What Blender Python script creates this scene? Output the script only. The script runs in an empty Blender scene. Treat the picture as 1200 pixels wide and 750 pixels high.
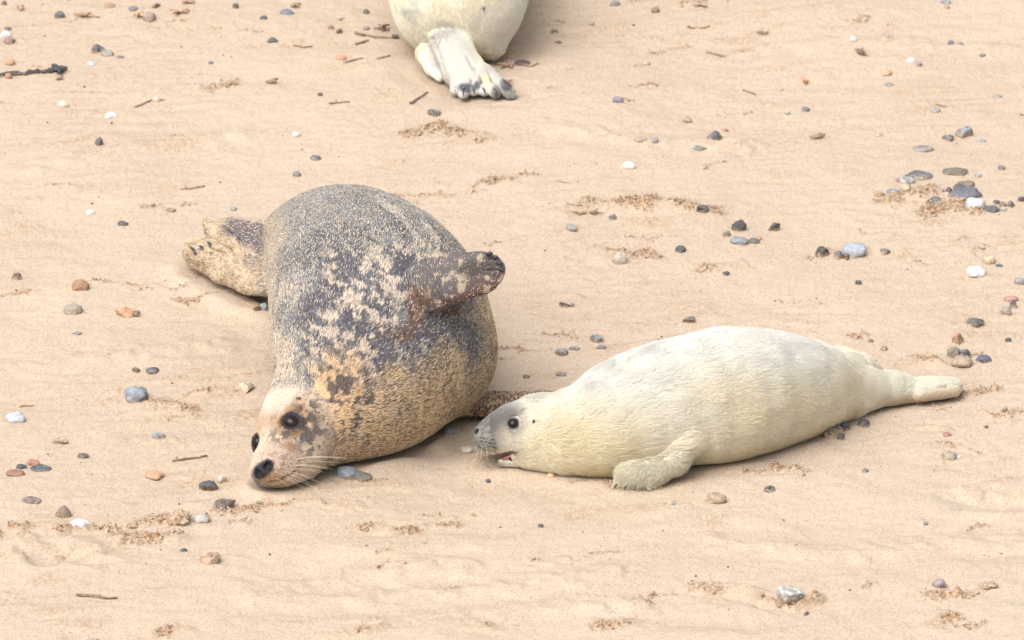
import bpy, math, random
import numpy as np
from mathutils import Vector, Matrix

# ------------------------------------------------------------------ camera, sky, sun, exposure
DEP = math.radians(21.0)          # the camera looks down on the beach from a dune
DIST = 18.0
SA, CA = math.sin(DEP), math.cos(DEP)
FPX = 1200.0 * DIST / 2.35        # focal length in photograph pixels
CAM = np.array([0.0, -DIST * CA, DIST * SA])
FWD = np.array([0.0, CA, -SA]); RGT = np.array([1.0, 0, 0]); UPV = np.array([0.0, SA, CA])

sc = bpy.context.scene
col = sc.collection
cd = bpy.data.cameras.new('camera')
cam = bpy.data.objects.new('camera', cd); col.objects.link(cam)
cam.location = CAM
cam.rotation_euler = (math.pi / 2 - DEP, 0, 0)
cd.sensor_width = 36.0
cd.lens = 36.0 * FPX / 1200.0
cd.clip_start = 0.5; cd.clip_end = 500.0
cd.dof.use_dof = True; cd.dof.focus_distance = 17.15; cd.dof.aperture_fstop = 11.0
sc.camera = cam

SUN_EL, SUN_AZ = math.radians(57), math.radians(-142)   # azimuth from +Y towards +X
world = bpy.data.worlds.new('World'); sc.world = world
world.use_nodes = True
wt = world.node_tree; wt.nodes.clear()
sky = wt.nodes.new('ShaderNodeTexSky'); sky.sky_type = 'NISHITA'; sky.sun_disc = False
sky.sun_elevation = SUN_EL; sky.sun_rotation = SUN_AZ
sky.air_density = 1.0; sky.dust_density = 6.0; sky.ozone_density = 1.0
hs = wt.nodes.new('ShaderNodeHueSaturation'); hs.inputs['Saturation'].default_value = 0.22   # overcast: almost white
bg = wt.nodes.new('ShaderNodeBackground'); bg.inputs['Strength'].default_value = 0.15
wo = wt.nodes.new('ShaderNodeOutputWorld')
wt.links.new(sky.outputs[0], hs.inputs['Color']); wt.links.new(hs.outputs[0], bg.inputs['Color'])
wt.links.new(bg.outputs[0], wo.inputs['Surface'])

sl = bpy.data.lights.new('sun', 'SUN'); sl.energy = 1.1; sl.angle = math.radians(60); sl.color = (1.0, 0.955, 0.89)
sun = bpy.data.objects.new('sun', sl); col.objects.link(sun)
sd = Vector((math.sin(SUN_AZ) * math.cos(SUN_EL), math.cos(SUN_AZ) * math.cos(SUN_EL), math.sin(SUN_EL)))
sun.rotation_euler = sd.to_track_quat('Z', 'Y').to_euler()
sun.location = sd * 30

vs = sc.view_settings
vs.view_transform = 'Standard'; vs.look = 'None'; vs.gamma = 1.0; vs.exposure = 0.90; vs.use_curve_mapping = False

rng = np.random.default_rng(7)
random.seed(7)

# ------------------------------------------------------------------ helpers
def ray(u, v):
    return FWD + RGT * ((u - 600.0) / FPX) + UPV * ((375.0 - v) / FPX)

def P(u, v, z=0.0):
    """point at height z seen at photograph pixel (u, v)"""
    r = ray(u, v)
    return CAM + r * ((z - CAM[2]) / r[2])

def PY(u, v, y):
    r = ray(u, v)
    return CAM + r * ((y - CAM[1]) / r[1])

def mpp(p):
    """metres per photograph pixel at p"""
    return float(np.dot(np.asarray(p) - CAM, FWD)) / FPX

def proj(p):
    q = p - CAM
    d = q @ FWD
    return 600 + FPX * (q @ RGT) / d, 375 - FPX * (q @ UPV) / d

def lin(c):
    c = np.asarray(c, float) / 255.0
    return np.where(c <= 0.04045, c / 12.92, ((c + 0.055) / 1.055) ** 2.4)

def vnoise(p, scale=1.0, seed=0):
    """smooth value noise 0..1 at Nx3 points"""
    q = np.asarray(p, np.float64) * scale + 1000.0
    fl = np.floor(q); f = (q - fl).astype(np.float32)
    i = fl.astype(np.int32).astype(np.uint32)
    f = f * f * f * (f * (f * 6 - 15) + 10)
    hs_ = [[(i[:, a] + np.uint32(d)) * np.uint32(k) for d in (0, 1)] for a, k in enumerate((374761393, 668265263, 2147483647 - 1013904223))]
    off = np.uint32(seed * 144269 + 97)
    w = [(1 - f[:, a], f[:, a]) for a in range(3)]
    r = np.zeros(len(q), np.float32)
    for dx in (0, 1):
        for dy in (0, 1):
            hxy = hs_[0][dx] + hs_[1][dy] + off; wxy = w[0][dx] * w[1][dy]
            for dz in (0, 1):
                h = hxy + hs_[2][dz]
                h = (h ^ (h >> np.uint32(13))) * np.uint32(1274126177)
                h = (h ^ (h >> np.uint32(16))) * np.uint32(2246822519)
                h = (h ^ (h >> np.uint32(15))) & np.uint32(0xFFFFFF)
                r += wxy * w[2][dz] * h.astype(np.float32)
    return r * np.float32(1 / 16777215.0)

def fbm(p, scale, octv=4, seed=0, gain=0.5):
    a, t, r = 1.0, 0.0, 0
    for o in range(octv):
        r = r + a * vnoise(p, scale * 2.03 ** o, seed + o * 17); t += a; a *= gain
    return r / t

def sstep(a, b, x):
    t = np.clip((x - a) / (b - a), 0, 1)
    return t * t * (3 - 2 * t)

def mixc(c, d, m):
    return c * (1 - m[:, None]) + np.asarray(d) * m[:, None]

# ------------------------------------------------------------------ distance-field modelling of the animals
def sd_cone(p, a, b, r1, r2):
    ba = b - a; l2 = float(ba @ ba); rr = r1 - r2; a2 = l2 - rr * rr
    if a2 <= 1e-9:
        c, r = (a, r1) if r1 > r2 else (b, r2)
        return np.linalg.norm(p - c, axis=1) - r
    il2 = 1.0 / l2
    pa = p - a; y = pa @ ba; z = y - l2
    w = pa * l2 - y[:, None] * ba
    x2 = np.einsum('ij,ij->i', w, w)
    y2 = y * y * l2; z2 = z * z * l2
    k = np.sign(rr) * rr * rr * x2
    d1 = np.sqrt(x2 + z2) * il2 - r2
    d2 = np.sqrt(x2 + y2) * il2 - r1
    d3 = (np.sqrt(x2 * a2 * il2) + y * rr) * il2 - r1
    return np.where(np.sign(z) * a2 * z2 > k, d1, np.where(np.sign(y) * a2 * y2 < k, d2, d3))

def smin(a, b, k):
    h = np.clip(0.5 + 0.5 * (b - a) / k, 0, 1)
    return b * (1 - h) + a * h - k * h * (1 - h)

def smax(a, b, k):
    return -smin(-a, -b, k)

class Body:
    """ordered list of smooth unions / subtractions"""
    def __init__(self):
        self.ops = []; self.floor = None
    def chain(self, pts, k=0.03, flat=None, own_k=None, smooth=1):
        """pts: list of (centre, radius); flat=(normal, factor) squashes along normal"""
        pts = [(np.asarray(c, float), float(r)) for c, r in pts]
        if smooth > 1:
            A = np.array([[*c, r] for c, r in pts]); A = np.vstack([2 * A[0] - A[1], A, 2 * A[-1] - A[-2]]); q = []
            for i in range(1, len(A) - 2):
                for t in np.arange(smooth) / smooth:
                    q.append(.5 * (2 * A[i] + (A[i + 1] - A[i - 1]) * t + (2 * A[i - 1] - 5 * A[i] + 4 * A[i + 1] - A[i + 2]) * t * t + (3 * A[i] - A[i - 1] - 3 * A[i + 1] + A[i + 2]) * t ** 3))
            q.append(A[-2]); pts = [(a[:3], a[3]) for a in q]
        self.ops.append(('chain', pts, k, flat, own_k or k)); return self
    def ball(self, c, r3, R=None, k=0.02, sub=False):
        self.ops.append(('sub' if sub else 'ball', np.asarray(c, float), np.asarray(r3, float), np.eye(3) if R is None else np.asarray(R, float), k)); return self
    def torus(self, c, n, R, r, k):
        self.ops.append(('torus', np.asarray(c, float), np.asarray(n, float), R, r, k)); return self
    def groove(self, a, b, w=.004, depth=.006, k=.004):
        """a crease across the skin between pixels a and b"""
        pa, na = self.hit(*a); pb, nb = self.hit(*b)
        if pa is None or pb is None: return
        t = pb - pa; L_ = np.linalg.norm(t)
        self.ball((pa + pb) / 2, (w, L_ * .55, depth), frame((na + nb) / 2, up=t / L_), k=k, sub=True)
    def box(self):
        lo = np.full(3, 1e9); hi = np.full(3, -1e9)
        for o in self.ops:
            if o[0] == 'chain':
                for c, r in o[1]:
                    lo = np.minimum(lo, c - r - .02); hi = np.maximum(hi, c + r + .02)
            elif o[0] == 'ball':
                lo = np.minimum(lo, o[1] - max(o[2]) - .02); hi = np.maximum(hi, o[1] + max(o[2]) + .02)
        lo[2] = max(lo[2], -0.05)
        return lo, hi
    def __call__(self, p):
        d = None
        for o in self.ops:
            if o[0] == 'chain':
                _, pts, k, flat, ok = o
                q = p
                if flat is not None:
                    n, s = flat; c0 = pts[0][0]
                    q = p + ((p - c0) @ n)[:, None] * (1 / s - 1) * n
                e = None
                for (a, r1), (b, r2) in zip(pts[:-1], pts[1:]):
                    if flat is not None:
                        a = a + ((a - c0) @ n) * (1 / s - 1) * n; b = b + ((b - c0) @ n) * (1 / s - 1) * n
                    g = sd_cone(q, a, b, r1, r2)
                    e = g if e is None else smin(e, g, ok)
                if flat is not None: e = e * flat[1] ** 0.5
                d = e if d is None else smin(d, e, k)
            elif o[0] in ('ball', 'sub'):
                _, c, r3, R, k = o
                q = (p - c) @ R
                k0 = np.linalg.norm(q / r3, axis=1); k1 = np.linalg.norm(q / (r3 * r3), axis=1) + 1e-9
                e = k0 * (k0 - 1) / k1
                e = np.where(k0 < 1e-4, -min(r3), e)
                d = e if d is None else (smax(d, -e, k) if o[0] == 'sub' else smin(d, e, k))
            else:
                _, c, n, R, r, k = o
                q = p - c; h = q @ n
                w = np.linalg.norm(q - h[:, None] * n, axis=1)
                d = smin(d, np.hypot(w - R, h) - r, k)
        if self.floor is not None:
            d = smax(d, self.floor - p[:, 2], 0.03)
        return d
    def grad(self, p, e=0.0015):
        g = np.stack([self(p + np.eye(3)[i] * e) - self(p - np.eye(3)[i] * e) for i in range(3)], 1) / (2 * e)
        return g
    def normal(self, p):
        g = self.grad(p); return g / (np.linalg.norm(g, axis=1)[:, None] + 1e-9)
    def hit(self, u, v, t0=14.0):
        r = ray(u, v); r = r / np.linalg.norm(r); t = t0
        for _ in range(200):
            d = float(self((CAM + r * t)[None])[0])
            if d < 2e-4: break
            t += min(max(d * 0.7, 2e-4), 1.0)
            if t > 25: return None, None
        p = CAM + r * t
        return p, self.normal(p[None])[0]

CORN = np.array([(i, j, k) for i in (0, 1) for j in (0, 1) for k in (0, 1)])
EDG = [(a, b) for a in range(8) for b in range(a + 1, 8) if np.abs(CORN[a] - CORN[b]).sum() == 1]

def surface_nets(f, lo, hi, h):
    ax = [np.arange(lo[i], hi[i] + h, h) for i in range(3)]
    n = [len(a) for a in ax]
    st = 4
    cx = [a[st // 2::st] if len(a) > st else a[:1] for a in ax]
    Gc = np.stack(np.meshgrid(*cx, indexing='ij'), -1).reshape(-1, 3)
    Dc = f(Gc).reshape([len(c) for c in cx])
    ix = [np.minimum(np.arange(m) // st, len(c) - 1) for m, c in zip(n, cx)]
    D = Dc[np.ix_(*ix)].copy()
    nb = np.argwhere(np.abs(D) < h * st * 1.9)
    G = np.stack([ax[i][nb[:, i]] for i in range(3)], 1)
    D[nb[:, 0], nb[:, 1], nb[:, 2]] = np.concatenate([f(G[i:i + 300000]) for i in range(0, len(G), 300000)])
    ins = D < 0
    cnt = sum(ins[c[0]:n[0] - 1 + c[0], c[1]:n[1] - 1 + c[1], c[2]:n[2] - 1 + c[2]].astype(np.int8) for c in CORN)
    act = np.argwhere((cnt > 0) & (cnt < 8))
    idm = np.full([m - 1 for m in n], -1, np.int64)
    idm[act[:, 0], act[:, 1], act[:, 2]] = np.arange(len(act))
    vals = np.stack([D[act[:, 0] + c[0], act[:, 1] + c[1], act[:, 2] + c[2]] for c in CORN], 1)
    acc = np.zeros((len(act), 3)); m = np.zeros(len(act))
    for a, b in EDG:
        va, vb = vals[:, a], vals[:, b]
        cr = (va < 0) != (vb < 0)
        t = np.where(cr, va / np.where(cr, va - vb, 1), 0)
        acc += cr[:, None] * (CORN[a] + t[:, None] * (CORN[b] - CORN[a])); m += cr
    V = np.asarray(lo) + h * (act + acc / m[:, None])
    F = []
    for x in range(3):
        y, z = (x + 1) % 3, (x + 2) % 3
        s0 = [slice(None)] * 3; s1 = [slice(None)] * 3
        s0[x] = slice(0, n[x] - 1); s1[x] = slice(1, n[x])
        A, B = ins[tuple(s0)], ins[tuple(s1)]
        e = np.argwhere(A != B)
        e = e[(e[:, y] > 0) & (e[:, z] > 0) & (e[:, y] < n[y] - 1) & (e[:, z] < n[z] - 1)]
        flip = ~A[e[:, 0], e[:, 1], e[:, 2]]
        def cell(dy, dz):
            q = e.copy(); q[:, y] += dy; q[:, z] += dz
            return idm[q[:, 0], q[:, 1], q[:, 2]]
        Q = np.stack([cell(-1, -1), cell(0, -1), cell(0, 0), cell(-1, 0)], 1)
        Q[flip] = Q[flip][:, ::-1]
        F.append(Q)
    return V, np.concatenate(F)

def subdivide(V, F):
    E = np.stack([F, np.roll(F, -1, 1)], -1).reshape(-1, 2)
    Es = np.sort(E, 1)
    U, inv = np.unique(Es, axis=0, return_inverse=True)
    inv = inv.reshape(-1, 4)
    nv = len(V); ne = len(U)
    V2 = np.concatenate([V, V[U].mean(1), V[F].mean(1)])
    c = nv + ne + np.arange(len(F))
    F2 = np.concatenate([np.stack([F[:, i], nv + inv[:, i], c, nv + inv[:, i - 1]], 1) for i in range(4)])
    return V2, F2

def project(f, V, it=3, lim=0.004):
    for _ in range(it):
        d = f(V); g = f.grad(V)
        s = (d / (np.einsum('ij,ij->i', g, g) + 1e-3))[:, None] * g
        l = np.linalg.norm(s, axis=1)[:, None]
        V = V - s * np.minimum(1, lim / (l + 1e-9))
    return V

def mesh_obj(name, V, F, mat, parent=None, smooth=True, colr=None, fattr=None):
    me = bpy.data.meshes.new(name)
    V = np.asarray(V, np.float32); 
    if isinstance(F, np.ndarray) and F.ndim == 2:
        nf, k = F.shape
        me.vertices.add(len(V)); me.vertices.foreach_set('co', V.ravel())
        me.loops.add(nf * k); me.loops.foreach_set('vertex_index', F.astype(np.int32).ravel())
        me.polygons.add(nf); me.polygons.foreach_set('loop_start', np.arange(0, nf * k, k, dtype=np.int32))
        me.update(calc_edges=True)
    else:
        me.from_pydata([tuple(v) for v in V], [], F); me.update()
    me.polygons.foreach_set('use_smooth', np.full(len(me.polygons), smooth))
    if colr is not None:
        a = me.attributes.new('coat', 'FLOAT_COLOR', 'POINT')
        a.data.foreach_set('color', np.concatenate([colr, np.ones((len(colr), 1))], 1).astype(np.float32).ravel())
    if fattr:
        for k_, arr in fattr.items():
            a = me.attributes.new(k_, 'FLOAT', 'POINT'); a.data.foreach_set('value', arr.astype(np.float32))
    me.materials.append(mat)
    o = bpy.data.objects.new(name, me); col.objects.link(o)
    if parent is not None: set_parent(o, parent)
    return o

def set_parent(o, par):
    o.parent = par
    o.matrix_parent_inverse = Matrix.Translation(-Vector(par.location))

def empty(name, loc):
    o = bpy.data.objects.new(name, None); col.objects.link(o); o.location = loc
    o.empty_display_size = 0.1
    return o

def tag(o, label=None, cat=None, group=None, kind=None):
    if label: o['label'] = label
    if cat: o['category'] = cat
    if group: o['group'] = group
    if kind: o['kind'] = kind
    return o

def tube(pts, radii, n=6):
    """tapered tube mesh data through pts"""
    pts = np.asarray(pts, float); m = len(pts)
    V, F = [], []
    up = np.array([0.13, 0.27, 0.95])
    for i in range(m):
        t = pts[min(i + 1, m - 1)] - pts[max(i - 1, 0)]; t = t / (np.linalg.norm(t) + 1e-9)
        s = np.cross(t, up); s /= np.linalg.norm(s) + 1e-9; w = np.cross(s, t)
        for j in range(n):
            a = 2 * math.pi * j / n
            V.append(pts[i] + radii[i] * (math.cos(a) * s + math.sin(a) * w))
    for i in range(m - 1):
        for j in range(n):
            F.append((i * n + j, i * n + (j + 1) % n, (i + 1) * n + (j + 1) % n, (i + 1) * n + j))
    F.append(tuple(range(n - 1, -1, -1))); F.append(tuple(range((m - 1) * n, m * n)))
    return V, F

def sphere(c, r3, R=None, nu=24, nv=14):
    R = np.eye(3) if R is None else np.asarray(R)
    V = [np.array([0, 0, 1.0])]
    for i in range(1, nv):
        th = math.pi * i / nv
        for j in range(nu):
            a = 2 * math.pi * j / nu
            V.append(np.array([math.sin(th) * math.cos(a), math.sin(th) * math.sin(a), math.cos(th)]))
    V.append(np.array([0, 0, -1.0]))
    V = np.array(V) * np.asarray(r3)
    V = V @ R.T + np.asarray(c)
    F = [(0, 1 + j, 1 + (j + 1) % nu) for j in range(nu)]
    for i in range(nv - 2):
        for j in range(nu):
            a = 1 + i * nu + j; b = 1 + i * nu + (j + 1) % nu
            F.append((a, a + nu, b + nu, b))
    L = len(V) - 1; s = 1 + (nv - 2) * nu
    F += [(s + j, L, s + (j + 1) % nu) for j in range(nu)]
    return V, F

def frame(n, up=(0, 0, 1)):
    n = np.asarray(n, float); n /= np.linalg.norm(n)
    x = np.cross(up, n); x /= np.linalg.norm(x) + 1e-9
    return np.stack([x, np.cross(n, x), n], 1)      # columns

# ------------------------------------------------------------------ materials
def newmat(name):
    m = bpy.data.materials.new(name); m.use_nodes = True
    nt = m.node_tree
    return m, nt, nt.nodes['Principled BSDF'], lambda a, b: nt.links.new(a, b)

def node(nt, t, **kw):
    n = nt.nodes.new(t)
    for k, v in kw.items():
        if k in n.bl_rna.properties: setattr(n, k, v)
        else: n.inputs[k].default_value = v
    return n

def ramp(nt, stops):
    r = nt.nodes.new('ShaderNodeValToRGB'); e = r.color_ramp.elements
    while len(e) < len(stops): e.new(0.5)
    for q, (p, c) in zip(e, stops):
        q.position = p; q.color = (*c, 1) if len(c) == 3 else c
    return r

def plain_mat(name, c, rough=0.5, spec=0.5, coat=0.0, nscale=200, namp=0.3):
    m, nt, b, L = newmat(name)
    tc = node(nt, 'ShaderNodeTexCoord')
    nz = node(nt, 'ShaderNodeTexNoise', Scale=nscale, Detail=3.0)
    L(tc.outputs['Object'], nz.inputs['Vector'])
    r = ramp(nt, [(0.3, [x * (1 - namp) for x in c]), (0.7, [min(1, x * (1 + namp)) for x in c])])
    L(nz.outputs['Fac'], r.inputs['Fac']); L(r.outputs[0], b.inputs['Base Color'])
    b.inputs['Roughness'].default_value = rough
    b.inputs['Specular IOR Level'].default_value = spec
    b.inputs['Coat Weight'].default_value = coat
    b.inputs['Coat Roughness'].default_value = 0.03
    return m

def coat_mat(name, rough=0.85, speck=0.25, bump=0.4, bscale=260):
    """skin under the fur: coat colour attribute with fine grain"""
    m, nt, b, L = newmat(name)
    at = node(nt, 'ShaderNodeAttribute', attribute_name='coat')
    tc = node(nt, 'ShaderNodeTexCoord')
    nz = node(nt, 'ShaderNodeTexNoise', Scale=float(bscale), Detail=3.0, Roughness=0.6)
    L(tc.outputs['Object'], nz.inputs['Vector'])
    r = ramp(nt, [(0.32, (1 - speck,) * 3), (0.68, (1 + speck * 0.0 + 0.0,) * 3)])
    L(nz.outputs['Fac'], r.inputs['Fac'])
    mx = node(nt, 'ShaderNodeMix', data_type='RGBA', blend_type='MULTIPLY'); mx.inputs[0].default_value = 1.0
    L(at.outputs['Color'], mx.inputs[6]); L(r.outputs[0], mx.inputs[7])
    L(mx.outputs[2], b.inputs['Base Color'])
    b.inputs['Roughness'].default_value = rough; b.inputs['Specular IOR Level'].default_value = 0.2
    bp = node(nt, 'ShaderNodeBump', Strength=bump, Distance=0.002)
    L(nz.outputs['Fac'], bp.inputs['Height']); L(bp.outputs[0], b.inputs['Normal'])
    return m

def fur_mat(name, rough=0.6, spec=0.25, trans=0.0):
    m, nt, b, L = newmat(name)
    at = node(nt, 'ShaderNodeAttribute', attribute_name='coat')
    L(at.outputs['Color'], b.inputs['Base Color'])
    b.inputs['Roughness'].default_value = rough; b.inputs['Specular IOR Level'].default_value = spec
    if trans:
        tr = node(nt, 'ShaderNodeBsdfTranslucent'); L(at.outputs['Color'], tr.inputs['Color'])
        ms = node(nt, 'ShaderNodeMixShader'); ms.inputs[0].default_value = trans
        out = nt.nodes['Material Output']
        L(b.outputs[0], ms.inputs[1]); L(tr.outputs[0], ms.inputs[2]); L(ms.outputs[0], out.inputs['Surface'])
    return m

M = {}
M['coat'] = coat_mat('adult_coat', 0.75, 0.35, 0.5, 300)
M['pup_coat'] = coat_mat('pup_coat', 0.9, 0.12, 0.35, 220)
M['fur'] = fur_mat('adult_fur', 0.5, 0.35)
M['pup_fur'] = fur_mat('pup_fur', 0.75, 0.12, 0.35)
M['eye'] = plain_mat('wet_dark_eye', (0.012, 0.008, 0.007), 0.03, 0.2, 0.0, 60, 0.5)
M['lid'] = plain_mat('dark_eyelid', (0.016, 0.016, 0.02), 0.3, 0.5, 0.2)
M['nosepad'] = plain_mat('dark_nose_skin', (0.022, 0.022, 0.026), 0.35, 0.5, 0.15)
M['whisker'] = plain_mat('pale_whisker', (0.52, 0.43, 0.31), 0.5, 0.3)
M['dark_whisker'] = plain_mat('brown_whisker', (0.10, 0.085, 0.075), 0.4, 0.4)
M['claw'] = plain_mat('horn_claw', (0.03, 0.03, 0.035), 0.35, 0.5)
M['tongue'] = plain_mat('wet_pink_tongue', (0.26, 0.075, 0.08), 0.3, 0.5, 0.2)
M['mouth'] = plain_mat('dark_mouth', (0.03, 0.012, 0.014), 0.5, 0.3)

# ------------------------------------------------------------------ the three seals as distance fields
def S(u, v, rpx, z=None, sink=0.05, y=None):
    """ball seen at pixel (u, v) with radius rpx; by default it rests on the sand"""
    if y is not None:
        c = PY(u, v, y); return c, rpx * mpp(c)
    r = rpx * mpp(P(u, v, 0.1))
    c = P(u, v, r * (1 - sink) if z is None else z)
    return c, rpx * mpp(c)

VIEW = -FWD
# ---- grey cow lying on its right side, head towards the camera
adult = Body()
AX = [S(338, 291, 38, .085), S(374, 290, 62, .132), S(411, 316, 96, .20), S(443, 362, 119, .222), S(446, 398, 118, .208),
      S(427, 438, 94, .172), S(381, 479, 63, .114), S(349, 507, 45, .098)]
adult.chain(AX, k=0.05, own_k=0.025, smooth=3)
adult.chain([S(407, 366, 84, .17), S(400, 420, 77, .15)], k=0.04)
adult.chain([S(484, 388, 84, .19), S(504, 414, 78, .155)], k=0.04)
adult.chain([S(349, 505, 46, .10), S(344, 524, 39, .080), S(326, 543, 27, .055), S(313, 552, 18.5, .043)], k=0.015, own_k=0.02)
# whisker pads on both sides of the muzzle
adult.ball(*[S(333, 549, 20, .045)[0], np.full(3, S(333, 549, 18, .045)[1])], k=0.015)
# brow above the eye
adult.ball(S(330, 480, 12, .155)[0], (.03, .03, .02), k=0.02)
NF1 = np.array([-0.10, -0.78, 0.62]); NF1 /= np.linalg.norm(NF1)
fy = adult.hit(500, 335)[0][1]
UPF = [S(478, 346, 32, y=fy + .03), S(505, 334, 31, y=fy - .022), S(536, 325, 29, y=fy - .04), S(562, 320, 25, y=fy - .04), S(573, 317, 19, y=fy - .04)]
adult.chain(UPF, k=0.010, flat=(NF1, .36), own_k=0.012)
LWF = [(P(528, 472, .035), .05), (P(585, 474, .03), .044), (P(640, 470, .025), .034), (P(672, 470, .02), .022)]
adult.chain(LWF, k=0.012, flat=(np.array([0, 0, 1.0]), .55))
NH = np.array([-.35, -.55, .76]); NH /= np.linalg.norm(NH)
HFA = [S(330, 318, 34, .085), S(300, 318, 30, .075), S(268, 310, 25, .06), S(242, 299, 21, .05), S(231, 294, 15, .045)]
adult.chain(HFA, k=0.02, flat=(NH, .40), own_k=0.012)
HFB = [S(325, 290, 33, .115), S(296, 283, 28, .11), S(270, 273, 20, .10), S(258, 268, 13, .10)]
adult.chain(HFB, k=0.010, flat=(NH, .40), own_k=0.012)
# toes of the hind flippers
for (a, b, c, d, r) in [(262, 303, 224, 286, 8), (258, 309, 223, 297, 9), (262, 296, 236, 287, 7), (270, 290, 247, 270, 8), (280, 292, 243, 262, 6)]:
    adult.chain([S(a, b, r + 2, .062), S(c, d, r, .05 if d > 280 else .095)], k=0.008)
# digits of the raised fore flipper
for i, (d, e, r) in enumerate([(572, 302, 6), (579, 306, 6.5), (582, 312, 7), (581, 320, 7.5), (575, 328, 7)]):
    adult.chain([S(545, 308 + i * 7, 9, y=fy - .045), S(d, e, r, y=fy - .044)], k=0.006)
# skin folds behind the shoulder and at the pelvis
adult.floor = -0.004
for a_, b_ in (((246, 279), (275, 296)), ((270, 293), (302, 320)), ((222, 288), (262, 304)), ((236, 286), (270, 300)), ((256, 262), (284, 283)), ((283, 283), (306, 300)), ((307, 285), (304, 335))):
    adult.groove(a_, b_, .0035, .008)
for i in range(4):
    adult.groove((562, 304 + i * 6.4), (583, 303.5 + i * 6.6), .002, .004, .003)

def socket(body, u, v, R, tilt=None):
    p, n = body.hit(u, v)
    body.ball(p + n * R * 0.15, (R * 1.05, R * 0.9, R * 0.6), frame(n), k=R * 0.5, sub=True)
    return p, n

EA = adult.hit(341, 494)
_b = adult.hit(303, 519); EB = (PY(300.5, 519, _b[0][1] + .012), np.array([-.86, -.45, .22]) / np.linalg.norm([-.86, -.45, .22]))
for (p, n), R in ((EA, .0185), (EB, .0175)):
    adult.torus(p - n * .002, n, R * 1.08, .0045, .010)
NA = adult.hit(313, 546); NB = adult.hit(302, 555)
for (p, n) in (NA, NB):
    adult.ball(p - n * .003, (.0135, .0160, .0085), frame(n), k=.007)
_pm, _nm = adult.hit(307, 551); adult.ball(_pm - _nm * .002, (.016, .014, .009), frame(_nm), k=.008)
NOST = []
for (p, n), du in ((NA, 1.0), (NB, -1.0)):
    q, m = adult.hit(*[float(x) for x in proj(p)])
    NOST.append((q, m))
    adult.ball(q, (.0072, .0108, .011), frame(m, up=np.array([.5 * du, .3, 1])), k=.003, sub=True)
# mouth line
for a, b in (((314, 566), (326, 564)), ((326, 564), (340, 556)), ((340, 556), (352, 549))):
    pa, na = adult.hit(*a); pb, nb = adult.hit(*b)
    if pa is None or pb is None: continue
    mid = (pa + pb) / 2; t = pb - pa; L_ = np.linalg.norm(t)
    adult.ball(mid, (.0035, L_ * .62, .006), frame(na, up=t / L_) @ np.eye(3), k=.004, sub=True)

# ---- white pup in the foreground, facing the cow
pup = Body()
PX = [S(630, 508, 37), S(690, 505, 48), S(752, 484, 65), S(846, 464, 71), S(920, 456, 57), S(972, 455, 37), S(1003, 459, 24)]
pup.chain(PX, k=0.05, own_k=0.02, smooth=3)
hy = PX[0][0][1]
pup.chain([S(655, 530, 22), S(618, 531, 18)], k=0.02)
pup.chain([S(626, 504, 38, y=hy), S(603, 504, 29, y=hy - .012), S(584, 507, 21, y=hy - .02), S(568, 511, 14.5, y=hy - .024)], k=0.02, own_k=0.012)
pup.ball(S(572, 518, 11, y=hy - .045)[0], (.022, .016, .018), k=0.010)     # near whisker pad
pup.ball(S(571, 517, 11, y=hy + .0)[0], (.020, .016, .016), k=0.010)
pup.ball(PY(583, 535.5, hy - .02), (.034, .06, .0062), np.array([[.955, 0, -.297], [0, 1, 0], [.297, 0, .955]]), k=.004, sub=True)
pup.chain([S(624, 535, 15, y=hy - .005), S(604, 540.5, 9, y=hy - .030), S(587, 543.3, 5.6, y=hy - .038)], k=0.005, own_k=0.006)   # lower jaw
HFN = [S(990, 460, 26), S(1045, 456, 20), S(1070, 459, 14), S(1095, 457, 13), S(1116, 455.5, 10.5)]
pup.chain(HFN, k=0.03, own_k=0.01, smooth=2)
pup.chain([S(982, 434, 20, .085), S(1009, 431, 12, .07), S(1026, 433, 6, .06)], k=0.008)
for dv in (-3.5, 3.5):
    pup.chain([S(1080, 457 + dv, 9, .03), S(1117, 455.5 + dv, 6.5, .024)], k=0.014)
FFP = [S(802, 515, 21, .085), S(789, 539, 14, .05), S(770, 550, 13, .036), S(748, 554, 13, .032), S(736, 555, 10.5, .03)]
pup.chain(FFP, k=0.016, own_k=0.014)
DIG = []
for i, (a, b, c, d) in enumerate([(738, 550, 728, 564), (745, 552, 738, 565.5), (754, 553, 749, 566), (763, 553, 760, 566), (772, 552, 769, 564)]):
    ch = [S(a, b, 9, .035), S(c, d, 5.5, .014)]
    DIG.append(ch); pup.chain(ch, k=0.008)
pup.floor = -0.003
for a_, b_ in (((1096, 455), (1126, 453)), ((736, 541), (772, 539)), ((772, 539), (800, 524))):
    pup.groove(a_, b_, .004, .007)
PE = pup.hit(601.5, 496.5)
pup.torus(PE[0] - PE[1] * .001, PE[1], .0118, .0032, .006)
PE2c = np.array([PE[0][0], 2 * (hy - .012) - PE[0][1], PE[0][2]])
PN = pup.hit(558, 505)
pup.ball(PN[0], (.004, .006, .006), frame(PN[1]), k=.003, sub=True)

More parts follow.
